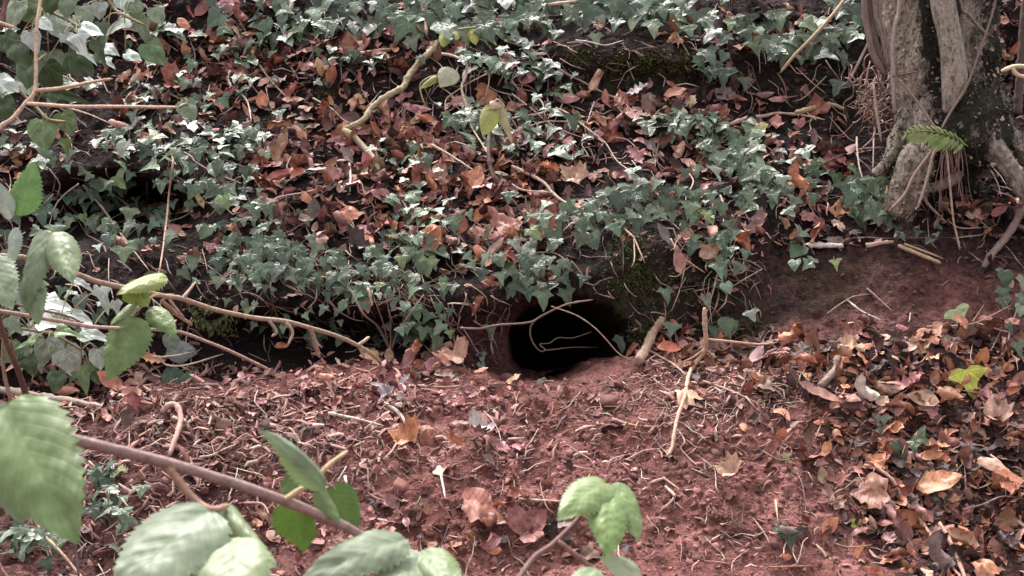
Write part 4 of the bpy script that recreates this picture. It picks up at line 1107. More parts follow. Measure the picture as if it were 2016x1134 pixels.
# ------------------------------------------------------------------ fallen leaves
def zone(u, v):
    if v > 700 and u > 1560:
        if v < 800: return "high in the right-hand litter"
        if v < 920: return "amid the right-hand litter" if u < 1850 else "in the right-hand litter by the edge"
        return "low in the right-hand litter" if u < 1860 else "in the bottom right corner"
    if v > 1000: return "at the bottom of the red mound" if u > 700 else "under the cane at bottom left"
    if v > 850: return "on the lower red mound right of centre" if u > 1100 else ("on the lower red mound at centre" if u > 640 else "on the lower left of the mound")
    if v > 690: return "on the mound right of the burrow" if u > 1180 else ("on the mound crest in front of the burrow" if u > 820 else ("on the crest left of the burrow" if u > 420 else "beside the rotten branch at left"))
    if v > 560: return "at the right rim of the scoop" if u > 1500 else ("right of the burrow mouth" if u > 1200 else ("above the burrow mouth" if u > 880 else "in the ivy left of the burrow"))
    if v > 400: return "near the tree foot" if u > 1560 else ("in the ivy right of the burrow" if u > 1180 else ("in the orange pile above the burrow" if u > 760 else ("in the litter heap at left centre" if u > 480 else "in the dark hollow at left")))
    if v > 260: return "left of the tree roots" if u > 1500 else ("on the right slope below the step" if u > 1200 else ("on the slope at centre" if u > 800 else ("in the litter heap below the mossy branch" if u > 520 else "on the left slope")))
    if v > 130: return "by the long root under the step" if u > 1380 else ("at the foot of the mossy step" if u > 1080 else ("beside the mossy branch" if u > 700 else ("on the upper left slope" if u > 400 else "under the horizontal twig at left")))
    return "at the top right by the leaning stick" if u > 1400 else ("under the top ivy right of centre" if u > 980 else ("under the top ivy at centre" if u > 600 else "in the upper left litter"))

FORM = {'oval': 'oval', 'oak': 'oak', 'lobed': 'lobed', 'curled': 'curled', 'strip': 'narrow'}
KIDX = {}
for i, (_, _, _, k) in enumerate(dead_t): KIDX.setdefault(k, []).append(i)
n_fallen = 0
def fallen(u, v, L, c, form, ang=None, stand=None, label=None, lift=.012, wide=1.0):
    """one dead leaf on the ground; ang: direction of its tip in the picture, stand: how far it stands up"""
    global n_fallen
    h, nn = S(u, v)
    sn = smooth_normal(u, v)
    ang = random.uniform(0, 360) if ang is None else ang
    stand = random.uniform(0, .45) if stand is None else stand * .75
    a = math.radians(ang)
    al = Vector((math.cos(a), 0, math.sin(a)))
    al = al - sn * al.dot(sn)
    al = al.normalized() if al.length > .05 else Vector((1, 0, 0))
    nor = (sn * (.6 - stand * .4) + Vector((0, 0, .5)) * (1 - stand) + Vector((0, -1, .35)) * stand + rv(.3)).normalized()
    al = (al - nor * al.dot(nor)).normalized()
    s = px(L, h)
    i = random.choice(KIDX[form])
    lf = lift + random.uniform(0, .012)
    M = frame(h + sn * lf - al * s * .5, al, nor, s, s * wide)
    o = place("fallen_leaf", dead_me[i], M, jit(DC[c], .16))
    size = "large" if L >= 56 else ("small" if L < 34 else None)
    words = [w for w in (size, c, FORM[form], "dead leaf", zone(u, v)) if w]
    tag(o, label or " ".join(words), "leaf", "dead leaves lying on the bank and mound")
    n_fallen += 1
    return o

FL = [ # u, v, length, colour, form, angle, stand, label
 (1331, 303, 46, 'tan', 'oval', 70, .9, "upright tan oval leaf in the right ivy mat"), (1543, 40, 38, 'orange', 'curled', 80, .9, "bright orange leaf at the top beside the leaning stick"),
 (940, 364, 54, 'orange', 'oval', 80, .8, "upright orange-brown veined leaf on the slope above the burrow"), (692, 426, 56, 'orange', 'lobed', 20, .6, "orange folded leaf in the middle of the left litter heap"),
 (555, 374, 62, 'rose', 'oval', 5, .2, "long pink leaf in the left litter heap"), (595, 362, 40, 'orange', 'oval', 30, .5, "orange tip of leaf overlapping the long pink one"), (625, 356, 56, 'grey-brown', 'oval', 0, .1, None), (566, 316, 66, 'tan', 'curled', 60, .8, "big tan crumpled leaf standing at the top of the left litter heap"),
 (655, 340, 36, 'tan', 'oval', 70, .8, None), (583, 201, 46, 'tan', 'oval', 20, .5, "tan oval leaf lying above the left litter heap"), (606, 141, 42, 'pinkish', 'oval', 160, .4, None), (826, 218, 66, 'rose', 'oval', 15, .4, "large flat rose-coloured leaf below the drooping leaf"),
 (770, 240, 60, 'rose', 'oak', 60, .5, "rose lobed leaf right of the mossy branch bend"), (792, 266, 44, 'pinkish', 'oval', 70, .5, None), (650, 252, 56, 'brown', 'curled', 70, .6, None), (832, 260, 50, 'orange', 'oval', 170, .4, None), (437, 44, 62, 'brown', 'lobed', 120, .8, "big brown lobed leaf in the upper left corner litter"),
 (440, 84, 50, 'orange', 'curled', 30, .5, None), (740, 80, 52, 'pinkish', 'oval', 170, .2, None), (256, 172, 40, 'tan', 'curled', 60, .6, None), (275, 180, 44, 'cream', 'oval', 10, .3, None), (358, 178, 54, 'rust', 'lobed', 20, .4, "rust lobed leaf right of the long horizontal twig"), (238, 254, 46, 'pinkish', 'oval', 10, .3, None),
 (1026, 160, 52, 'rose', 'oval', 150, .5, "rose leaf in the pale ivy trail left of the step"), (1165, 172, 48, 'tan', 'curled', 60, .6, "tan crumpled leaf at the left foot of the mossy step"), (1326, 205, 46, 'orange', 'oval', 10, .3, "vivid orange leaf at the foot of the mossy step"), (1176, 253, 44, 'tan', 'oval', 130, .7, None),
 (1256, 197, 46, 'pale grey', 'oak', 10, .4, None), (1290, 205, 52, 'brown', 'lobed', 10, .4, None), (1404, 236, 42, 'pinkish', 'curled', 10, .4, None), (1108, 195, 58, 'rose', 'oval', 160, .4, None), (1215, 252, 46, 'pinkish', 'curled', 40, .5, None), (1260, 235, 56, 'pinkish', 'oval', 20, .4, None),
 (1252, 328, 54, 'rose', 'oak', 115, .8, "pink holed leaf hanging in the ivy right of centre"), (1120, 372, 52, 'tan', 'lobed', 120, .8, "tan fan-shaped leaf beside the slanting bramble stem"), (1074, 350, 50, 'orange', 'curled', 160, .6, "orange curled leaf under the slanting bramble stem"), (1075, 460, 54, 'orange', 'lobed', 60, .7, "orange lobed leaf at the right of the orange pile"),
 (1034, 522, 46, 'orange', 'curled', 30, .6, None), (1320, 520, 58, 'pinkish', 'oval', 110, .8, "pinkish long leaf hanging on the mossy rock"), (1298, 476, 44, 'grey-brown', 'oval', 120, .6, None), (845, 488, 66, 'orange', 'oval', 75, .8, "long orange leaf standing in ivy left of the burrow"), (856, 460, 44, 'orange', 'lobed', 100, .8, None),
 (716, 484, 56, 'orange', 'oval', 170, .4, "orange leaf lying low in the left litter heap"), (745, 402, 52, 'rose', 'oval', 175, .3, None), (876, 478, 54, 'rust', 'oval', 60, .6, None), (816, 364, 48, 'rust', 'curled', 90, .7, None), (546, 402, 58, 'brown', 'oval', 20, .3, None), (548, 450, 54, 'grey-brown', 'curled', 90, .6, None),
 (962, 432, 52, 'orange', 'curled', 30, .6, None), (982, 505, 52, 'cream', 'oval', 20, .3, "pale cream leaf in the orange pile above the burrow"), (612, 482, 66, 'pinkish', 'oval', 170, .4, None), (722, 508, 54, 'dark brown', 'lobed', 10, .5, None), (1000, 455, 60, 'rust', 'lobed', 30, .5, None), (960, 470, 62, 'rust', 'oval', 10, .4, None),
 (940, 598, 48, 'rust', 'curled', -95, .9, "rust leaf hanging at the upper left of the burrow mouth"), (822, 714, 50, 'orange', 'curled', 60, .8, "orange cupped leaf on the crest left of the burrow"), (880, 698, 52, 'tan', 'curled', 80, .8, "tan crumpled leaf heaped left of the burrow mouth"), (897, 726, 50, 'tan', 'lobed', -80, .9, "tan fan-veined leaf heaped left of the burrow mouth"), (868, 738, 46, 'pinkish', 'oval', 160, .5, None), (936, 742, 34, 'orange', 'oval', 150, .4, None),
 (556, 706, 30, 'orange', 'oval', 40, .8, None), (642, 756, 40, 'orange', 'oval', 170, .4, None), (785, 872, 60, 'orange', 'lobed', 160, .5, "orange lobed leaf on the mound below the white curved stick"), (896, 890, 46, 'orange', 'oval', 150, .5, "orange oval leaf on the mound below the burrow"), (852, 858, 50, 'rust', 'lobed', 20, .3, None), (945, 864, 50, 'pale grey', 'lobed', 20, .4, "pale lilac-grey lobed leaf on the mound"),
 (950, 1014, 92, 'rust', 'lobed', -20, .4, "large rust lobed leaf near the bottom of the mound"), (866, 1036, 66, 'rose', 'oval', 20, .5, "round pink leaf near the bottom of the mound"), (1050, 1040, 72, 'rose', 'lobed', 40, .4, "rose crumpled leaf left of the trifoliate shoot"), (575, 1026, 58, 'orange', 'curled', 60, .7, "orange curled leaf behind the green cane"),
 (1300, 680, 38, 'orange', 'curled', 70, .8, "orange curled leaf beside the root stump"), (1325, 672, 36, 'pinkish', 'curled', 100, .8, None), (1310, 712, 48, 'orange', 'oval', 10, .3, None), (1362, 790, 58, 'tan', 'lobed', 5, .05, "tan star-shaped leaf behind the forked twig"), (1690, 784, 62, 'cream', 'curled', 150, .7, "cream crumpled leaf at the edge of the right litter"),
 (1841, 676, 48, 'orange', 'lobed', 60, .7, "orange lobed leaf at the top of the right litter"), (1773, 659, 28, 'rose', 'oval', 10, .6, None), (1855, 658, 42, 'tan', 'curled', 80, .8, None), (1778, 776, 76, 'rose', 'oak', 10, .5, "large rose oak-like leaf in the right litter"), (1862, 792, 62, 'orange', 'oval', 10, .5, "orange-tan leaf below the yellow ivy leaf"),
 (1580, 740, 52, 'orange', 'curled', 160, .5, "orange rolled leaf left of the knobbly stick"), (1942, 832, 54, 'tan', 'lobed', 110, .7, "yellowish tan leaf at the right of the litter"), (1818, 806, 62, 'tan', 'oval', 150, .6, None), (1742, 758, 56, 'rust', 'strip', 120, .5, None), (1600, 790, 90, 'pinkish', 'strip', 155, .3, "long pale strip of leaf at the edge of the litter"), (1668, 792, 56, 'rust', 'oval', 150, .4, None),
 (1700, 984, 74, 'rust', 'lobed', 170, .6, "dark rust lobed leaf on the lower right mound edge"), (1830, 916, 44, 'orange', 'oval', 20, .7, "bright orange leaf in the middle of the right litter"), (1855, 976, 92, 'orange', 'oval', 0, .4, "long orange-pink leaf across the right litter"), (1790, 1040, 80, 'orange', 'curled', 10, .6, "orange crumpled leaf beside the curved stick"),
 (1737, 1032, 66, 'pinkish', 'curled', 105, .8, "pinkish curled leaf standing beside the curved stick"), (1945, 930, 56, 'tan', 'oval', 140, .5, None), (1985, 962, 54, 'orange', 'lobed', 10, .4, None), (1872, 1090, 96, 'tan', 'oval', 160, .5, "very large tan leaf at bottom right"), (1830, 1112, 80, 'grey-brown', 'curled', 140, .5, None), (1940, 1130, 60, 'orange', 'lobed', 10, .5, None),
 (1540, 1046, 48, 'grey-brown', 'oval', 10, .5, None), (1420, 944, 50, 'tan', 'lobed', 160, .2, "yellow-tan skeleton leaf on the red soil"), (302, 710, 50, 'orange', 'oak', 170, .6, "orange oak-like leaf at the foot of the bank on the left"), (200, 782, 84, 'orange', 'oval', 170, .4, "long orange leaf behind the rotten branch"), (132, 776, 52, 'rust', 'oval', 10, .4, None),
 (310, 428, 54, 'rust', 'curled', 60, .5, None), (215, 466, 54, 'grey-brown', 'oval', 20, .4, None), (232, 492, 50, 'rust', 'oval', 170, .4, None), (310, 448, 34, 'pinkish', 'oval', 20, .4, None), (1560, 372, 58, 'orange', 'curled', 150, .6, "orange ribbed leaf left of the tree roots"), (1600, 466, 46, 'rust', 'curled', 60, .6, None), (1918, 431, 44, 'tan', 'oval', 10, .5, "tan oval leaf on bare soil under the tree"), (1972, 436, 36, 'rose', 'oval', 30, .3, None),
 (900, 855, 40, 'rust', 'oval', 20, .2, None), (772, 790, 30, 'pale grey', 'lobed', 30, .5, "white bleached leaf fragment on the mound crest"), (800, 772, 30, 'pale grey', 'oak', 60, .5, None), (795, 800, 26, 'pale grey', 'curled', 20, .5, None), (752, 800, 24, 'pale grey', 'strip', 60, .5, None), (780, 812, 22, 'pale grey', 'oval', 60, .5, None), (745, 778, 34, 'pale grey', 'strip', 170, .3, None), (1500, 190, 40, 'brown', 'oval', 20, .3, None), (1530, 205, 50, 'pinkish', 'strip', 5, .3, None),
]
for (u, v, L, c, f, a, st, lb) in FL:
    fallen(u, v, L, c, f, a, st, lb, lift=.026)

DENS = [ # u, v, ru, rv, weight, size, palette   (random leaves lie thicker here)
 (620, 400, 140, 110, 26, (32, 60), 'warm'), (640, 270, 130, 80, 16, (28, 52), 'warm'), (760, 260, 100, 60, 12, (28, 50), 'warm'), (960, 430, 130, 80, 26, (32, 58), 'orange'), (860, 330, 120, 60, 14, (28, 50), 'warm'), (1040, 330, 100, 70, 10, (28, 48), 'warm'),
 (1230, 240, 160, 40, 16, (28, 52), 'warm'), (1370, 230, 100, 30, 8, (28, 50), 'warm'), (1800, 800, 200, 110, 44, (34, 66), 'litter'), (1850, 960, 190, 120, 44, (36, 74), 'litter'), (1900, 1090, 130, 60, 16, (36, 70), 'litter'), (1700, 720, 150, 50, 16, (30, 54), 'litter'), (1930, 700, 90, 50, 12, (30, 52), 'litter'),
 (420, 110, 110, 80, 14, (26, 50), 'warm'), (720, 90, 160, 26, 14, (26, 46), 'warm'), (560, 130, 120, 50, 12, (24, 44), 'warm'), (1560, 350, 90, 60, 14, (28, 50), 'warm'), (1480, 470, 110, 30, 10, (28, 50), 'orange'), (1330, 340, 90, 50, 8, (26, 46), 'warm'), (880, 720, 90, 24, 6, (28, 46), 'warm'), (1360, 700, 80, 26, 8, (26, 46), 'orange'),
 (900, 1040, 220, 60, 14, (34, 62), 'warm'), (700, 1080, 160, 50, 8, (34, 60), 'warm'), (180, 790, 150, 40, 8, (34, 60), 'warm'), (40, 300, 60, 50, 6, (28, 48), 'litter'), (330, 450, 60, 40, 4, (26, 44), 'warm'), (330, 190, 90, 50, 8, (28, 48), 'warm'), (1920, 420, 80, 30, 8, (24, 42), 'litter'), (1500, 60, 90, 30, 6, (26, 42), 'warm'), (1080, 1080, 160, 40, 4, (30, 50), 'warm'), (1450, 720, 120, 30, 6, (28, 46), 'warm'), (500, 1060, 80, 50, 4, (34, 56), 'warm'), (1985, 110, 40, 90, 6, (20, 36), 'litter'),
]
PAL = {'warm': ['pinkish', 'rose', 'rust', 'brown', 'tan', 'orange', 'grey-brown', 'dark brown', 'pinkish', 'rust'], 'orange': ['orange', 'orange', 'rust', 'pinkish', 'tan', 'brown'], 'litter': ['dark brown', 'brown', 'rust', 'tan', 'orange', 'pinkish', 'rust', 'dark brown', 'orange']}
tot = sum(q[4] for q in DENS)
want = 300 - n_fallen
k = 0
while n_fallen < 300 and k < 4000:
    k += 1
    x = random.uniform(0, tot)
    for q in DENS:
        x -= q[4]
        if x <= 0: break
    u, v = random.gauss(q[0], q[2] * .6), random.gauss(q[1], q[3] * .6)
    if not (8 < u < 2008 and 8 < v < 1126): continue
    if 1020 < u < 1240 and 580 < v < 750: continue
    fallen(u, v, random.uniform(*q[5]), random.choice(PAL[q[6]]), random.choice(['oval', 'oval', 'curled', 'oak', 'curled', 'oval', 'curled', 'strip', 'curled']))

# the rest of the leaf litter: a mass nobody could count
acc = Acc()
def mass_leaf(u, v, L, c, stand=.45):
    h, nn = S(u, v)
    s = px(L, h)
    al = rv(1); nor = (nn * .5 + Vector((0, 0, .7)) + Vector((0, -.6, .3)) * stand * random.random() + rv(.42)).normalized()
    V, T, U = random.choice(lo_t)
    acc.add(V, T, frame(h + nn * random.uniform(.001, .010) - al.normalized() * 0, al, nor, s), jit(c, .28), U)
for k in range(4400):
    x = random.uniform(0, tot)
    for q in DENS:
        x -= q[4]
        if x <= 0: break
    u, v = random.gauss(q[0], q[2] * .85), random.gauss(q[1], q[3] * .85)
    if 905 < u < 1240 and 570 < v < 752: continue
    if 1430 < u < 1930 and 485 < v < 650: continue
    if u < 1640 and 300 < u and v > 790 and random.random() < .5: continue
    mass_leaf(u, v, random.uniform(16, 46), DC[random.choice(PAL[q[6]] + ['dark brown', 'brown', 'rust'])])
for k in range(2600):                                  # thin scatter over the whole bank and its surroundings
    u, v = random.uniform(-500, 2500), random.uniform(-150, 1350)
    if 905 < u < 1240 and 570 < v < 752: continue
    if 1430 < u < 1930 and 480 < v < 665: continue
    if 300 < u < 1640 and v > 745 and random.random() < .72: continue
    if 1080 < u < 1420 and 100 < v < 190: continue
    face = 560 < v < 700 and u < 1300
    if face and random.random() < .8: continue
    mass_leaf(u, v, random.uniform(10, 30), DC[random.choice(['brown', 'dark brown', 'rust', 'pinkish', 'dark brown', 'tan'])])
for k in range(900):                                  # pink flakes and scraps on the dug soil
    u, v = random.choice([random.uniform(150, 1500), random.gauss(700, 180)]), random.choice([random.gauss(775, 35), random.gauss(775, 35), random.uniform(720, 1180)])
    if 1000 < u < 1240 and v < 752: continue
    h, nn = S(u, v)
    if v < 775 and h.y > .1: continue
    mass_leaf(u, v, random.uniform(8, 26), random.choice([(.33, .16, .145), (.38, .19, .17), (.27, .125, .112), (.42, .25, .22), (.20, .095, .085), (.30, .14, .125)]), .3)
o = link("leaf_litter", acc.mesh("leaf_litter"), M_dead_s)
tag(o, "mass of small brown dead leaves and leaf scraps", "leaf litter", None, "stuff")

# look-alikes that still share a label are told apart by their order from the left
byl = {}
for o in list(col.objects):
    if o.name.startswith("fallen_leaf"): byl.setdefault(o["label"], []).append(o)
for lb, os_ in byl.items():
    if len(os_) < 2: continue
    os_.sort(key=lambda o: (o.matrix_basis.translation.x))
    words = {2: ["left", "right"], 3: ["left", "middle", "right"]}.get(len(os_)) or ["leftmost"] + [["second", "third", "fourth", "fifth", "sixth", "seventh", "eighth"][i] + " from left" for i in range(len(os_) - 2)] + ["rightmost"]
    for o, w in zip(os_, words): o["label"] = lb + ", " + w + (" of " + {2: "two", 3: "three", 4: "four", 5: "five"}.get(len(os_), "several") if " from" not in w else "")

# soil crumbs, bark chips and needles
import bmesh
def crumb_templates():
    out = []
    for sd_ in range(8):
        bm = bmesh.new(); bmesh.ops.create_icosphere(bm, subdivisions=1, radius=1)
        for q in bm.verts:
            q.co *= 1 + .9 * mnoise.noise(q.co * 1.7 + Vector((sd_ * 5, 0, 0)))
            q.co.z *= .32; q.co.x *= random.uniform(.6, 1)
        V = np.array([q.co[:] for q in bm.verts]); T = np.array([[x.index for x in f.verts] for f in bm.faces])
        bm.free(); out.append((V, T))
    return out
CT = crumb_templates()
acc = Acc()
SOILC = [(.22, .097, .084), (.27, .12, .105), (.17, .075, .066), (.31, .148, .13), (.12, .054, .047)]
DARKC = [(.06, .038, .032), (.08, .05, .042), (.045, .03, .027)]
for k in range(6500):
    u, v = random.uniform(-300, 2300), random.triangular(690, 1300, 900)
    if random.random() < .25: u = random.gauss(1100, 300)
    h, nn = S(u, v)
    if v < 760 and h.y > .10: continue
    s = px(random.choice([2, 2.5, 3, 3, 4, 4, 5, 6, 9]) * random.uniform(.7, 1.2), h)
    lit = u > 1700 - (1134 - v) * .15 or u < 220
    V, T = random.choice(CT)
    acc.add(V, T, frame(h + nn * s * .08, rv(1), nn + rv(.35), s), jit(random.choice(DARKC if lit and random.random() < .7 else SOILC), .2))
for k in range(3500):
    u, v = random.uniform(-200, 2200), random.uniform(-80, 690)
    h, nn = S(u, v)
    if 1020 < u < 1235 and 590 < v < 750: continue
    s = px(random.choice([2, 2.5, 3, 4, 5, 7]), h)
    V, T = random.choice(CT)
    acc.add(V, T, frame(h + nn * s * .2, rv(1), nn + rv(.5), s), jit(random.choice(DARKC if not (1650 < u and v > 450) else [(.13, .068, .06), (.09, .05, .044)]), .25))
o = link("soil_crumbs", acc.mesh("soil_crumbs", False), M_crumb)
tag(o, "loose crumbs and clods of red-brown soil", "soil", None, "stuff")

acc = Acc()
NC = [(.40, .25, .20), (.31, .165, .135), (.22, .112, .092), (.15, .08, .068), (.48, .35, .28), (.34, .175, .14), (.10, .06, .052), (.20, .10, .085)]
for k in range(5600):
    r0 = random.random()
    if r0 < .40: u, v = random.uniform(60, 1800), random.triangular(705, 1200, 800)
    elif r0 < .55: u, v = random.gauss(480, 200), random.gauss(820, 70)
    elif r0 < .78: u, v = random.gauss(1400, 130), random.gauss(750, 45)
    else: u, v = random.uniform(-300, 2300), random.uniform(-80, 1250)
    if 1480 < u < 1880 and 490 < v < 650 and random.random() < .85: continue
    if 1000 < u < 1240 and 580 < v < 745: continue
    h, nn = S(u, v)
    if v > 690 and v < 760 and h.y > .12: continue
    L = px(random.choice([8, 10, 12, 16, 20, 26, 34] if u > 800 or v < 700 else [14, 20, 26, 34, 44]) * random.uniform(.7, 1.3), h)
    al = rv(1); al = (al - nn * al.dot(nn) * .75).normalized()
    w = L * random.uniform(.025, .06) if random.random() < .35 else L * random.uniform(.08, .2)
    M = frame(h + nn * random.uniform(.001, .006), al, nn + rv(.5), 1)
    b_ = random.uniform(-.2, .2) * L; z_ = random.uniform(.0, .18) * L
    V = [(-w * .5, -L * .5, 0), (w * .5, -L * .5, 0), (w * .6 + b_, 0, z_), (-w * .6 + b_, 0, z_), (w * .25, L * .5, 0), (-w * .25, L * .5, 0), (0, -L * .45, -w * .6), (b_, 0, z_ - w * .6), (0, L * .45, -w * .5)]
    T = [(0, 1, 2), (0, 2, 3), (3, 2, 4), (3, 4, 5), (1, 6, 7), (1, 7, 2), (2, 7, 8), (2, 8, 4), (6, 0, 3), (6, 3, 7), (7, 3, 5), (7, 5, 8)]
    acc.add(V, T, M, jit(random.choice(NC), .2))
o = link("bark_litter", acc.mesh("bark_litter", False), M_twig_s)
tag(o, "bark chips, needles and broken bits of twig strewn on the soil", "litter", None, "stuff")

acc = Acc()
for k in range(1500):                                    # fine twigs and rootlets
    r0 = random.random()
    if r0 < .45: u, v = random.uniform(-100, 2100), random.uniform(0, 700)
    elif r0 < .52: u, v = random.gauss(1050, 110), random.gauss(215, 60)
    elif r0 < .6: u, v = random.gauss(840, 200), random.gauss(620, 50)
    elif r0 < .62: u, v = random.gauss(1440, 40), random.gauss(540, 30)
    elif r0 < .70: u, v = random.gauss(1450, 130), random.gauss(760, 60)
    elif r0 < .85: u, v = random.uniform(-100, 2100), random.uniform(0, 600)
    else: u, v = random.uniform(100, 2000), random.uniform(720, 1130)
    a = random.gauss(.95, .8) if v < 690 else random.uniform(0, 6.3)
    l = random.uniform(20, 80)
    P = []
    for w in (0, .33, .66, 1):
        uu = u + math.cos(a) * l * w + random.gauss(0, l * .07); vv = v + math.sin(a) * l * w + random.gauss(0, l * .07)
        if 1025 < uu < 1232 and 590 < vv < 742: break
        if 1500 < uu < 1940 and 490 < vv < 650 and random.random() < .6: break
        P.append(S(uu, vv, random.uniform(.003, .03))[0])
    if len(P) < 3 or max(depth_of(p) for p in P) - min(depth_of(p) for p in P) > .12: continue
    V, T, U = tube(P, [px(random.uniform(.7, 1.7), p) for p in P], 4, .1, k, 2)
    acc.add(V, T, None, jit(random.choice([(.30, .20, .16), (.18, .12, .10), (.46, .35, .28), (.12, .08, .07), (.36, .24, .19), (.52, .42, .35)]), .2), U)
o = link("root_threads", acc.mesh("root_threads"), M_twig_s)
tag(o, "fine dead rootlets and thin twigs all over the bank", "rootlets", None, "stuff")

# ------------------------------------------------------------------ green shoots between the camera and the bank
def leaf_mesh(kind, seed, bend, roll, fold=.12, width=.72, twist=0):
    prof = p_ovate if kind == 'ovate' else p_oval
    V, T, U = grid_leaf(prof, seed, 44, 12, width, roll=roll, bend=bend, twist=twist, crumple=.012, fold=fold, serr=.24, teeth=15, vein=.0016)
    me = mesh_from("leaf", V, T, U); me.materials.append(M_green); return me

GR = {'green': (.13, .20, .075), 'pale': (.18, .24, .12), 'grey': (.17, .23, .14), 'shaded': (.08, .14, .04), 'lime': (.20, .25, .06), 'blue': (.30, .36, .32), 'dark': (.045, .085, .03), 'white': (.42, .50, .44), 'bright': (.13, .25, .07)}  # white and blue tones paint sky sheen into the leaf colour

def shoot(name, label, stem, r, stem_c, leaves, d, sides=(), cat="plant", group="green shoots in front of the bank"):
    """stem: (u, v[, depth]); leaves: (base, tip, width px, tone, depth base, depth tip, facing (x, z), bend, roll)"""
    P = [at(q[0], q[1], q[2] if len(q) > 2 else d) for q in stem]
    base = P[0]
    root = empty(name, base)
    tag(root, label, cat, group)
    R = [px(r, p) * (1 - .45 * i / max(1, len(P) - 1)) for i, p in enumerate(P)]
    V, T, U = tube([p - base for p in P], R, 10, .10, 3, 8)
    st = link("stem", mesh_from("stem", V, T, U), M_twig, root, None, stem_c)
    for (sp, sr, sc_) in sides:
        Q = [at(q[0], q[1], q[2] if len(q) > 2 else d) for q in sp]
        V, T, U = tube([p - base for p in Q], [px(sr, q) * (1 - .3 * i / max(1, len(Q) - 1)) for i, q in enumerate(Q)], 8, .12, sr, 6)
        link("side_stem", mesh_from("side_stem", V, T, U), M_twig, root, None, sc_ or stem_c)
    for i, (b, t_, w, tone, db, dt, fc, bend, roll) in enumerate(leaves):
        B, E = at(b[0], b[1], db), at(t_[0], t_[1], dt)
        L = (E - B).length
        k = abs(math.sin(bend) / bend) if abs(bend) > 1e-3 else 1
        s = L / max(.5, k)
        me = leaf_mesh('ovate', 200 + i * 7 + len(label), bend, roll, .10, 1.0)
        nor = Vector((fc[0], -1, fc[1]))
        al = (E - B).normalized()
        nn = (nor - al * nor.dot(al)).normalized()
        if abs(bend) > 1e-3:                     # turn the blade back so that the bent tip meets its mark
            al = (al * math.cos(bend / 2) - nn * math.sin(bend / 2)).normalized()
        c = GR[tone] if isinstance(tone, str) else tone
        place("leaf", me, frame(B, al, nor, s, px(w, B)), jit(c, .06), root, base)
    return root

CANE = (.30, .205, .185)
GST = (.34, .28, .13)
# the big cane across the bottom left
shoot("bramble_cane", "thick mauve cane with large serrated leaves crossing the bottom left corner",
      [(-420, 1250, 1.2), (-260, 900, 1.22), (-100, 830, 1.25), (60, 848, 1.28), (170, 872, 1.30), (330, 912, 1.33), (500, 965, 1.37), (620, 1010, 1.40), (690, 1042, 1.42), (765, 1092, 1.44), (800, 1085, 1.45)], 14, CANE,
      [((10, 795), (150, 1062), 200, 'green', 1.24, 1.16, (.1, .35), -.5, -.5),
       ((-20, 800), (45, 1030), 130, 'grey', 1.27, 1.22, (-.2, .4), -.4, -.4),
       ((416, 1002), (225, 1185), 190, 'grey', 1.32, 1.22, (-.1, .75), -.4, -.5),
       ((440, 990), (545, 1120), 62, 'pale', 1.34, 1.28, (.9, .5), -.2, -.9),
       ((470, 1058), (440, 1260), 150, 'pale', 1.30, 1.2, (.05, .7), -.5, -.4),
       ((800, 1062), (592, 1150), 105, 'grey', 1.44, 1.34, (0, 1.0), -.5, -.4),
       ((850, 1100), (730, 1170), 110, 'grey', 1.45, 1.36, (0, .9), -.3, -.4),
       ((832, 1082), (905, 1180), 92, 'green', 1.45, 1.38, (.3, .5), -.4, -.5),
       ((640, 960), (524, 858), 66, 'grey', 1.40, 1.36, (.2, .8), -.9, -.9),
       ((575, 985), (598, 1085), 96, 'shaded', 1.42, 1.46, (-.2, .15), .2, .4),  # shade on this and the next two leaves is put into their green
       ((650, 955), (702, 1052), 84, 'shaded', 1.43, 1.44, (.4, .1), -.2, -.5),
       ((590, 965), (568, 925), 70, 'shaded', 1.44, 1.45, (0, .2), .2, .3),
       ((625, 958), (668, 1030), 46, 'green', 1.41, 1.40, (.9, .3), -.2, -.9),
       ], 1.4,
      [([(330, 915, 1.33), (350, 945, 1.33), (385, 985, 1.33), (418, 1003, 1.32), (450, 995, 1.33)], 9, (.40, .25, .18)),
       ([(560, 985, 1.38), (590, 965, 1.39), (620, 945, 1.40), (645, 918, 1.41), (684, 888, 1.43)], 6.5, (.46, .35, .20)),
       ([(765, 1092, 1.44), (805, 1086, 1.45), (850, 1100, 1.45), (900, 1110, 1.46)], 6, (.42, .30, .20)),
       ([(622, 945, 1.40), (650, 955, 1.42), (660, 965, 1.43)], 3.5, (.40, .28, .22))], "bramble")
shoot("green_shoot", "soft green shoot with drooping leaves in the bottom centre foreground",
      [(900, 1420, 1.35), (960, 1250, 1.4), (1040, 1112, 1.46), (1090, 1070, 1.48), (1140, 1020, 1.5), (1172, 975, 1.5), (1200, 938, 1.5)], 7, (.22, .125, .11),
      [((1196, 948), (1102, 1022), 92, (.18, .26, .10), 1.5, 1.44, (-.2, .6), -.6, -.6),
       ((1198, 968), (1196, 1092), 92, (.17, .26, .09), 1.49, 1.43, (.1, .55), -.7, -.7),
       ((1212, 950), (1256, 1062), 72, (.17, .25, .10), 1.5, 1.46, (.4, .4), -.5, -.7),
       ((1262, 1140), (1180, 1098), 56, (.34, .42, .28), 1.48, 1.46, (-.1, .9), -.4, -.4),
       ((1175, 1120), (1120, 1180), 60, (.26, .36, .2), 1.48, 1.42, (-.1, .9), -.4, -.4)], 1.48,
      [([(1098, 1066, 1.48), (1130, 1090, 1.48), (1180, 1132, 1.48), (1230, 1180, 1.47)], 6, (.26, .15, .13))], "shoot")
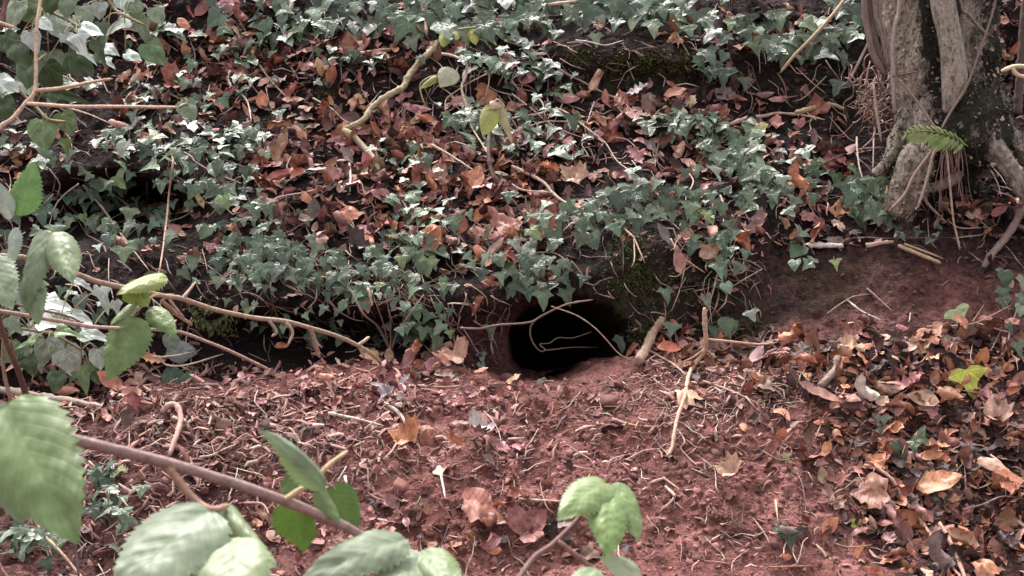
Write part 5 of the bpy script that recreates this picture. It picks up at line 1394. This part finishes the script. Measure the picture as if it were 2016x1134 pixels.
# bramble arch at the left, its long cane reaching the mound
shoot("bramble_arch", "pale arching bramble cane reaching from the left to the mound crest with serrated leaves",
      [(-300, 700, 2.2), (-120, 520, 2.3), (20, 505, 2.38), (85, 519, 2.42), (155, 541, 2.5), (190, 554, 2.54), (253, 568, 2.62), (323, 583, 2.72), (358, 588, 2.78), (425, 610, 2.9), (503, 626, 3.02), (559, 632, 3.12), (609, 645, 3.22), (659, 660, 3.32), (704, 680, 3.41), (739, 703, 3.48), (752, 722, 3.54), (756, 745, 3.56)], 6.2, (.40, .30, .22),
      [((90, 452), (52, 610), 66, 'grey', 2.36, 2.30, (-.3, .5), -.5, -.6),
       ((112, 456), (142, 556), 76, 'pale', 2.36, 2.28, (.3, .4), -.5, -.9),
       ((30, 448), (22, 535), 46, 'blue', 2.34, 2.32, (-.7, .4), -.2, -.5),
       ((-20, 510), (25, 608), 86, 'grey', 2.30, 2.24, (-.1, .5), -.4, -.5),
       ((58, 540), (76, 640), 56, 'grey', 2.34, 2.30, (.2, .5), -.3, -.5),
       ((110, 455), (74, 505), 40, 'lime', 2.38, 2.38, (.3, .2), -.2, -.4),
       ((326, 543), (232, 580), 56, (.24, .29, .09), 2.66, 2.58, (-.1, .9), -.5, -.7),
       ((290, 572), (240, 590), 60, 'lime', 2.66, 2.62, (0, .1), .1, .2),
       ((275, 625), (214, 748), 88, 'green', 2.62, 2.56, (.15, .35), -.3, -.4),
       ((296, 606), (346, 662), 50, 'green', 2.66, 2.62, (.4, .5), -.5, -.6),
       ((268, 592), (218, 640), 30, 'pale', 2.64, 2.60, (-.5, .9), -.4, -.8),
       ((40, 425), (68, 318), 74, 'bright', 2.36, 2.38, (-.15, .3), -.2, -.4),
       ((24, 430), (-6, 355), 44, 'blue', 2.36, 2.38, (-.8, .4), -.2, -.4)], 2.5,
      [([(223, 668, 2.6), (250, 628, 2.62), (280, 600, 2.65), (300, 583, 2.68), (318, 579, 2.71)], 4.5, (.50, .42, .24)),
       ([(318, 592, 2.71), (350, 620, 2.78), (378, 640, 2.84)], 4.6, (.38, .28, .2)),
       ([(333, 590, 2.73), (350, 612, 2.74), (362, 625, 2.75)], 3.4, (.38, .28, .2)),
       ([(358, 588, 2.78), (372, 572, 2.8), (385, 555, 2.82)], 3.4, (.46, .33, .24)),
       ([(609, 645, 3.22), (614, 653, 3.24), (621, 675, 3.28), (629, 703, 3.34)], 5, (.46, .36, .28)),
       ([(621, 675, 3.28), (634, 684, 3.3)], 4, (.46, .36, .28)),
       ([(704, 680, 3.41), (716, 672, 3.41), (727, 663, 3.42)], 3.8, (.50, .40, .30)),
       ([(708, 684, 3.42), (713, 694, 3.43), (717, 705, 3.44)], 3.6, (.46, .34, .26)),
       ([(559, 632, 3.12), (572, 645, 3.13), (576, 658, 3.14), (567, 679, 3.15)], 3.4, (.50, .42, .34)),
       ([(528, 630, 3.06), (540, 645, 3.08), (544, 656, 3.09), (535, 662, 3.10)], 3.6, (.46, .38, .30))], "bramble")
shoot("bare_cane", "straight pinkish bare cane crossing the lower left below the arching bramble",
      [(-250, 640, 2.2), (-60, 606, 2.3), (0, 613, 2.36), (75, 625, 2.42), (150, 638, 2.5), (190, 644, 2.54), (275, 648, 2.66), (350, 653, 2.78), (400, 670, 2.92), (450, 690, 3.08), (503, 715, 3.28), (530, 728, 3.42)], 4.8, (.48, .34, .29), [], 2.5,
      [([(25, 598, 2.4), (88, 612, 2.45), (135, 623, 2.5), (170, 640, 2.53)], 2.8, (.22, .14, .11)), ([(345, 655, 2.76), (338, 662, 2.76), (340, 640, 2.77), (347, 630, 2.78)], 3, (.52, .42, .26))], "bramble")
shoot("dead_stem", "dark brown upright dead stem at the far left edge",
      [(55, 800, 2.75), (53, 783, 2.74), (33, 723, 2.70), (15, 680, 2.68), (0, 630, 2.66), (-12, 570, 2.64)], 7, (.13, .07, .055), [], 2.7,
      [([(25, 800, 2.7), (10, 745, 2.7), (5, 700, 2.7), (8, 650, 2.7)], 4, (.26, .17, .12)), ([(40, 735, 2.71), (28, 700, 2.71), (22, 670, 2.71)], 3, (.16, .09, .07))], "stem")
shoot("forked_branch", "pale forked bare branch at the upper left in front of ivy",
      [(-160, 420, 2.3), (-40, 290, 2.35), (0, 250, 2.38), (25, 233, 2.39), (50, 203, 2.4), (69, 176, 2.41), (71, 100, 2.43), (73, 45, 2.44), (80, 0, 2.46), (92, -80, 2.48)], 5, (.52, .38, .27), [], 2.4,
      [([(69, 178, 2.41), (110, 175, 2.40), (150, 168, 2.38), (185, 161, 2.36), (221, 155, 2.34)], 4.2, (.50, .36, .25)),
       ([(52, 204, 2.4), (100, 207, 2.38), (150, 210, 2.36), (250, 210, 2.33), (300, 211, 2.31), (352, 211, 2.3)], 4.2, (.55, .40, .29)),
       ([(70, 122, 2.43), (80, 114, 2.43), (90, 107, 2.43)], 2.6, (.5, .38, .27))], "branch")
shoot("woody_climber", "short dark stem at the top left corner", [(0, 60, 2.5), (6, 30, 2.5), (12, 0, 2.5), (18, -60, 2.5)], 6, (.17, .10, .085), [], 2.5, [([(-20, 42, 2.48), (0, 45, 2.48), (30, 55, 2.48)], 4.5, (.56, .42, .27))], "stem")

# broad leaves of a climbing ivy hanging at the top left, nearer than the bank
def near_ivy(label, stem, leaves, d, group="broad-leaved ivy sprays at the left"):
    P = [at(u, v, dd) for (u, v, dd) in stem]
    base = P[0]
    root = empty("ivy_spray", base); tag(root, label, "ivy", group)
    acc = Acc()
    V, T, U = tube([p - base for p in P], px(3, base), 6, .1, 1, 5); acc.add(V, T, None, (.24, .20, .11), U)
    for i, (u, v, L, W, ang, tone, fx, fz) in enumerate(leaves):
        dd = d + random.uniform(-.06, .06)
        c = at(u, v, dd); a = math.radians(ang)
        al = Vector((math.sin(a), random.uniform(-.35, .1), -math.cos(a))).normalized()
        s = px(L, c); nor = Vector((fx, -1, fz))
        B = c - al * s * .45
        place("leaf", broad_me[i % 4] if W > .8 else ivy_me[i % 10], frame(B, al, nor, s, px(L * W, c)), jit(GR[tone] if isinstance(tone, str) else tone, .08), root, base)
        q = min(P, key=lambda p: (p - B).length)
        V, T, U = tube([B - base, (B + q) * .5 - base + Vector((0, 0, .012)), q - base], px(1.2, c), 4, 0, 0, 3); acc.add(V, T, None, (.30, .28, .14), U)
    link("stem", acc.mesh("stem"), M_twig_s, root)
near_ivy("spray of broad glossy ivy leaves hanging in the upper left corner", [(-80, -60, 2.75), (20, 0, 2.72), (90, 20, 2.7), (150, 50, 2.7), (200, 90, 2.7)],
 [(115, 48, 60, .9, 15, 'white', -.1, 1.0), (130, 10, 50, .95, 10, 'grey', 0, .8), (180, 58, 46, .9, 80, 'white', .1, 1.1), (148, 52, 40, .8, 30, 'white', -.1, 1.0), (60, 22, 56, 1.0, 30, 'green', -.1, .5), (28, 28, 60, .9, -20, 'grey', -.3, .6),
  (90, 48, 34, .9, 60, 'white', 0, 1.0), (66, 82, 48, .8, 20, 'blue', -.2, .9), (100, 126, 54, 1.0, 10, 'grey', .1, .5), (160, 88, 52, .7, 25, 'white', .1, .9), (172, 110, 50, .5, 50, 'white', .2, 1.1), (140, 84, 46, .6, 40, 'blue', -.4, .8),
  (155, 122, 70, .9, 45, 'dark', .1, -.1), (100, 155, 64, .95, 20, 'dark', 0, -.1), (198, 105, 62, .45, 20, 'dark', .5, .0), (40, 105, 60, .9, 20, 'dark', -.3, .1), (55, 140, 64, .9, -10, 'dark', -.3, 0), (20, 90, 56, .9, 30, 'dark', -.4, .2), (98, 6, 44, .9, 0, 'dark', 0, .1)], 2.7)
near_ivy("cluster of large pale ivy leaves at the top left beside the brown litter", [(190, -60, 2.95), (220, 10, 2.95), (245, 30, 2.93), (285, 50, 2.92)],
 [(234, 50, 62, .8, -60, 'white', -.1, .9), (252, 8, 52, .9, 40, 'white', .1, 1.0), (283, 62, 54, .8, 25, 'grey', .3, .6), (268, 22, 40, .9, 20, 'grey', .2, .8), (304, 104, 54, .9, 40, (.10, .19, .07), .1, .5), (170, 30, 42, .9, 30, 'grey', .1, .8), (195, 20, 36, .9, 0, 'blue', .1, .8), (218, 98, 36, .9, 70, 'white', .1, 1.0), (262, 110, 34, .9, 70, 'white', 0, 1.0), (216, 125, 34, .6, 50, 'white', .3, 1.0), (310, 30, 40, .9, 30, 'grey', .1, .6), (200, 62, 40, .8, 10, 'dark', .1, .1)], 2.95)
near_ivy("dark ivy spray below the forked branch at left", [(30, 170, 2.9), (70, 210, 2.88), (95, 235, 2.86), (130, 240, 2.86)],
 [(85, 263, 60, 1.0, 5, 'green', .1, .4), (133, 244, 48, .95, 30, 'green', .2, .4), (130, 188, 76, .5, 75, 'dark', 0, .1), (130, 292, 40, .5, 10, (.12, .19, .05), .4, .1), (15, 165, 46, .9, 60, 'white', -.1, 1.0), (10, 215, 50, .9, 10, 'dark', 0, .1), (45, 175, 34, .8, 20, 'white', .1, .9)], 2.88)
near_ivy("spray of pale glossy leaves under the bramble arch at lower left", [(0, 640, 2.74), (60, 650, 2.72), (110, 660, 2.7), (160, 690, 2.7)],
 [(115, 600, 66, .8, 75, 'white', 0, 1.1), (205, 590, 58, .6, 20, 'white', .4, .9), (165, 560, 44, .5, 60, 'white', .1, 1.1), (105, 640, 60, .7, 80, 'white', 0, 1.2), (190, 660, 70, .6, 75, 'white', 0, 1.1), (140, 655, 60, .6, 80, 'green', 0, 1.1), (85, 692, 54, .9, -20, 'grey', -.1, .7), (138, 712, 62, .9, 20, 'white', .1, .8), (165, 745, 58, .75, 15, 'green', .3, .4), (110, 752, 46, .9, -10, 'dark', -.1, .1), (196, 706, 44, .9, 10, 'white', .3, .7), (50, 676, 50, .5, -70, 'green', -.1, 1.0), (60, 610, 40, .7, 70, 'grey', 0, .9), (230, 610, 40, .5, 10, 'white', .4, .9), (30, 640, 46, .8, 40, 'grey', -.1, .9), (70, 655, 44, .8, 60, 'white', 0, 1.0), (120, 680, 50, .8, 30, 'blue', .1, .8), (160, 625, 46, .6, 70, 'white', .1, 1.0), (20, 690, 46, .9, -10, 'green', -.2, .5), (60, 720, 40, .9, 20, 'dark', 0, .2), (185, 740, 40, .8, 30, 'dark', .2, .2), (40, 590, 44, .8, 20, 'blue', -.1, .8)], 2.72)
near_ivy("ivy tip at the end of the long horizontal twig", [(352, 211, 3.6), (362, 206, 3.62), (370, 205, 3.64)], [(371, 216, 44, .95, 35, 'grey', .2, .6)], 3.62)

# withered drooping leaves of the dead shoots above the burrow
def droop(label, pts, leaves, d):
    P = [at(u, v, d) for u, v in pts]
    base = P[0]
    root = empty("withered_shoot", base); tag(root, label, "shoot", "withered drooping shoots")
    V, T, U = tube([p - base for p in P], px(1.8, base), 5, .1, 1, 4)
    link("stem", mesh_from("stem", V, T, U), M_twig, root, None, (.40, .34, .20))
    for i, (b, t_, w, c, fc, bend, roll) in enumerate(leaves):
        B, E = at(*b, d), at(*t_, d - .02)
        me = leaf_mesh('ovate', 400 + i + len(label), bend, roll, .1, 1.0, .2)
        al = (E - B); nor = Vector((fc[0], -1, fc[1]))
        nn = (nor - al.normalized() * nor.dot(al.normalized())).normalized()
        k = abs(math.sin(bend) / bend) if abs(bend) > 1e-3 else 1
        a2 = (al.normalized() * math.cos(bend / 2) - nn * math.sin(bend / 2)).normalized()
        place("leaf", me, frame(B, a2, nor, al.length / k, px(w, B)), jit(c, .06), root, base)
ddr = depth_of(S(900, 75)[0]) - .08
YG = (.34, .38, .14)
droop("withered yellow-green leaves drooping at the top of the mossy branch", [(868, 90), (885, 62), (900, 58), (930, 54), (950, 54), (975, 60)], [((880, 58), (874, 92), 36, YG, (-.2, .4), -.6, -1.2), ((895, 58), (902, 78), 24, YG, (.3, .4), -.7, -1.2), ((930, 56), (938, 86), 34, (.38, .40, .12), (-.2, .4), -.7, -1.4), ((952, 55), (976, 88), 24, (.36, .36, .14), (.4, .5), -.8, -1.4)], ddr)
ddr = depth_of(S(860, 165)[0]) - .08
droop("withered grey-green leaf with a yellow stalk drooping beside the mossy branch", [(836, 205), (829, 185), (828, 165), (845, 152), (862, 148)], [((892, 135), (868, 172), 46, (.36, .38, .28), (.1, .5), -.4, -.6), ((862, 148), (828, 175), 14, (.40, .42, .18), (-.2, .3), -.6, -1)], ddr)
ddr = depth_of(S(975, 240)[0]) - .15
droop("two withered leaves hanging from the dark stem at centre", [(972, 205), (978, 196), (985, 200), (996, 212)], [((974, 204), (952, 268), 46, (.28, .29, .10), (-.2, .2), -.3, -.7), ((988, 205), (1008, 284), 26, (.36, .33, .20), (.5, .2), -.5, -1.1), ((980, 200), (968, 215), 26, (.36, .24, .17), (.1, .8), -.4, -.5)], ddr)

# crinkled dark leaf beside the mound on the left
pc = S(345, 745)[0]
root = empty("primrose_plant", pc); tag(root, "crinkled dark green leaves at the left end of the mound", "plant")
for (u, v, L, w, ang, c) in [(340, 745, 56, 52, -160, (.07, .12, .075)), (368, 748, 44, 34, 150, (.08, .13, .08)), (355, 690, 60, 50, 100, (.16, .19, .17)), (340, 672, 46, 34, 60, (.16, .20, .15))]:
    V, T, U = grid_leaf(p_oval, int(u), 28, 12, 1.0, roll=-.5, bend=-.5, crumple=.03, fold=.1, serr=.06, vein=.014)
    me = mesh_from("leaf", V, T, U); me.materials.append(M_green)
    h = S(u, v, .04)[0]; a = math.radians(ang); al = Vector((math.sin(a), -.1, -math.cos(a)))
    place("leaf", me, frame(h - al * px(L, h) * .5, al, Vector((0, -1, .5)), px(L, h), px(w, h)), c, root, pc)

# the fern frond on the tree foot
fp = at(1905, 288, 3.80)
fern = empty("fern", fp); tag(fern, "bright green fern frond growing from the foot of the tree", "fern")
RP = [at(u, v, dd) for u, v, dd in ((1905, 288, 3.82), (1880, 272, 3.80), (1850, 262, 3.78), (1815, 258, 3.76), (1785, 262, 3.74))]
V, T, U = tube([p - fp for p in RP], px(1.6, fp), 5, 0, 0, 4); link("rachis", mesh_from("rachis", V, T, U), M_twig, fern, None, (.26, .34, .10))
cr = catmull(RP, 3)
for i in range(1, len(cr)):
    w = i / (len(cr) - 1)
    t_ = (cr[i] - cr[i - 1]).normalized()
    for sgn in (-1, 1):
        L = random.uniform(.75, 1.15) * px(32 * math.sin(math.pi * (.15 + .75 * w)) + 6, cr[i])
        dr = (t_ * .55 + Vector((0, -.30 * sgn - .1, .48 * sgn - .15))).normalized()
        me = mesh_from("pinna", *grid_leaf(p_oval, i * 2 + sgn, 8, 4, .34, roll=-.4, bend=-.4, crumple=.03, serr=.2, teeth=6)); me.materials.append(M_green)
        place("pinna", me, frame(cr[i], dr, Vector((0, -.9, .8)), L), jit((.25, .34, .12), .2), fern, fp)

# a second dark sapling at the right edge behind the tree
sp = S(2003, 215)[0]
sap = empty("sapling", sp); tag(sap, "thin dark sapling stem at the right edge beyond the tree", "tree")
P = [at(u, v, 4.22) for u, v in ((2003, 225), (2004, 195), (2008, 150), (2013, 95), (2016, 40), (2022, -40), (2030, -300))]
V, T, U = tube([p - sp for p in P], [px(r, p) for r, p in zip((10, 8, 8, 9, 8, 8, 7), P)], 10, .25, 4, 6)
link("trunk", mesh_from("trunk", V, T, U), M_twig, sap, None, (.105, .075, .065))
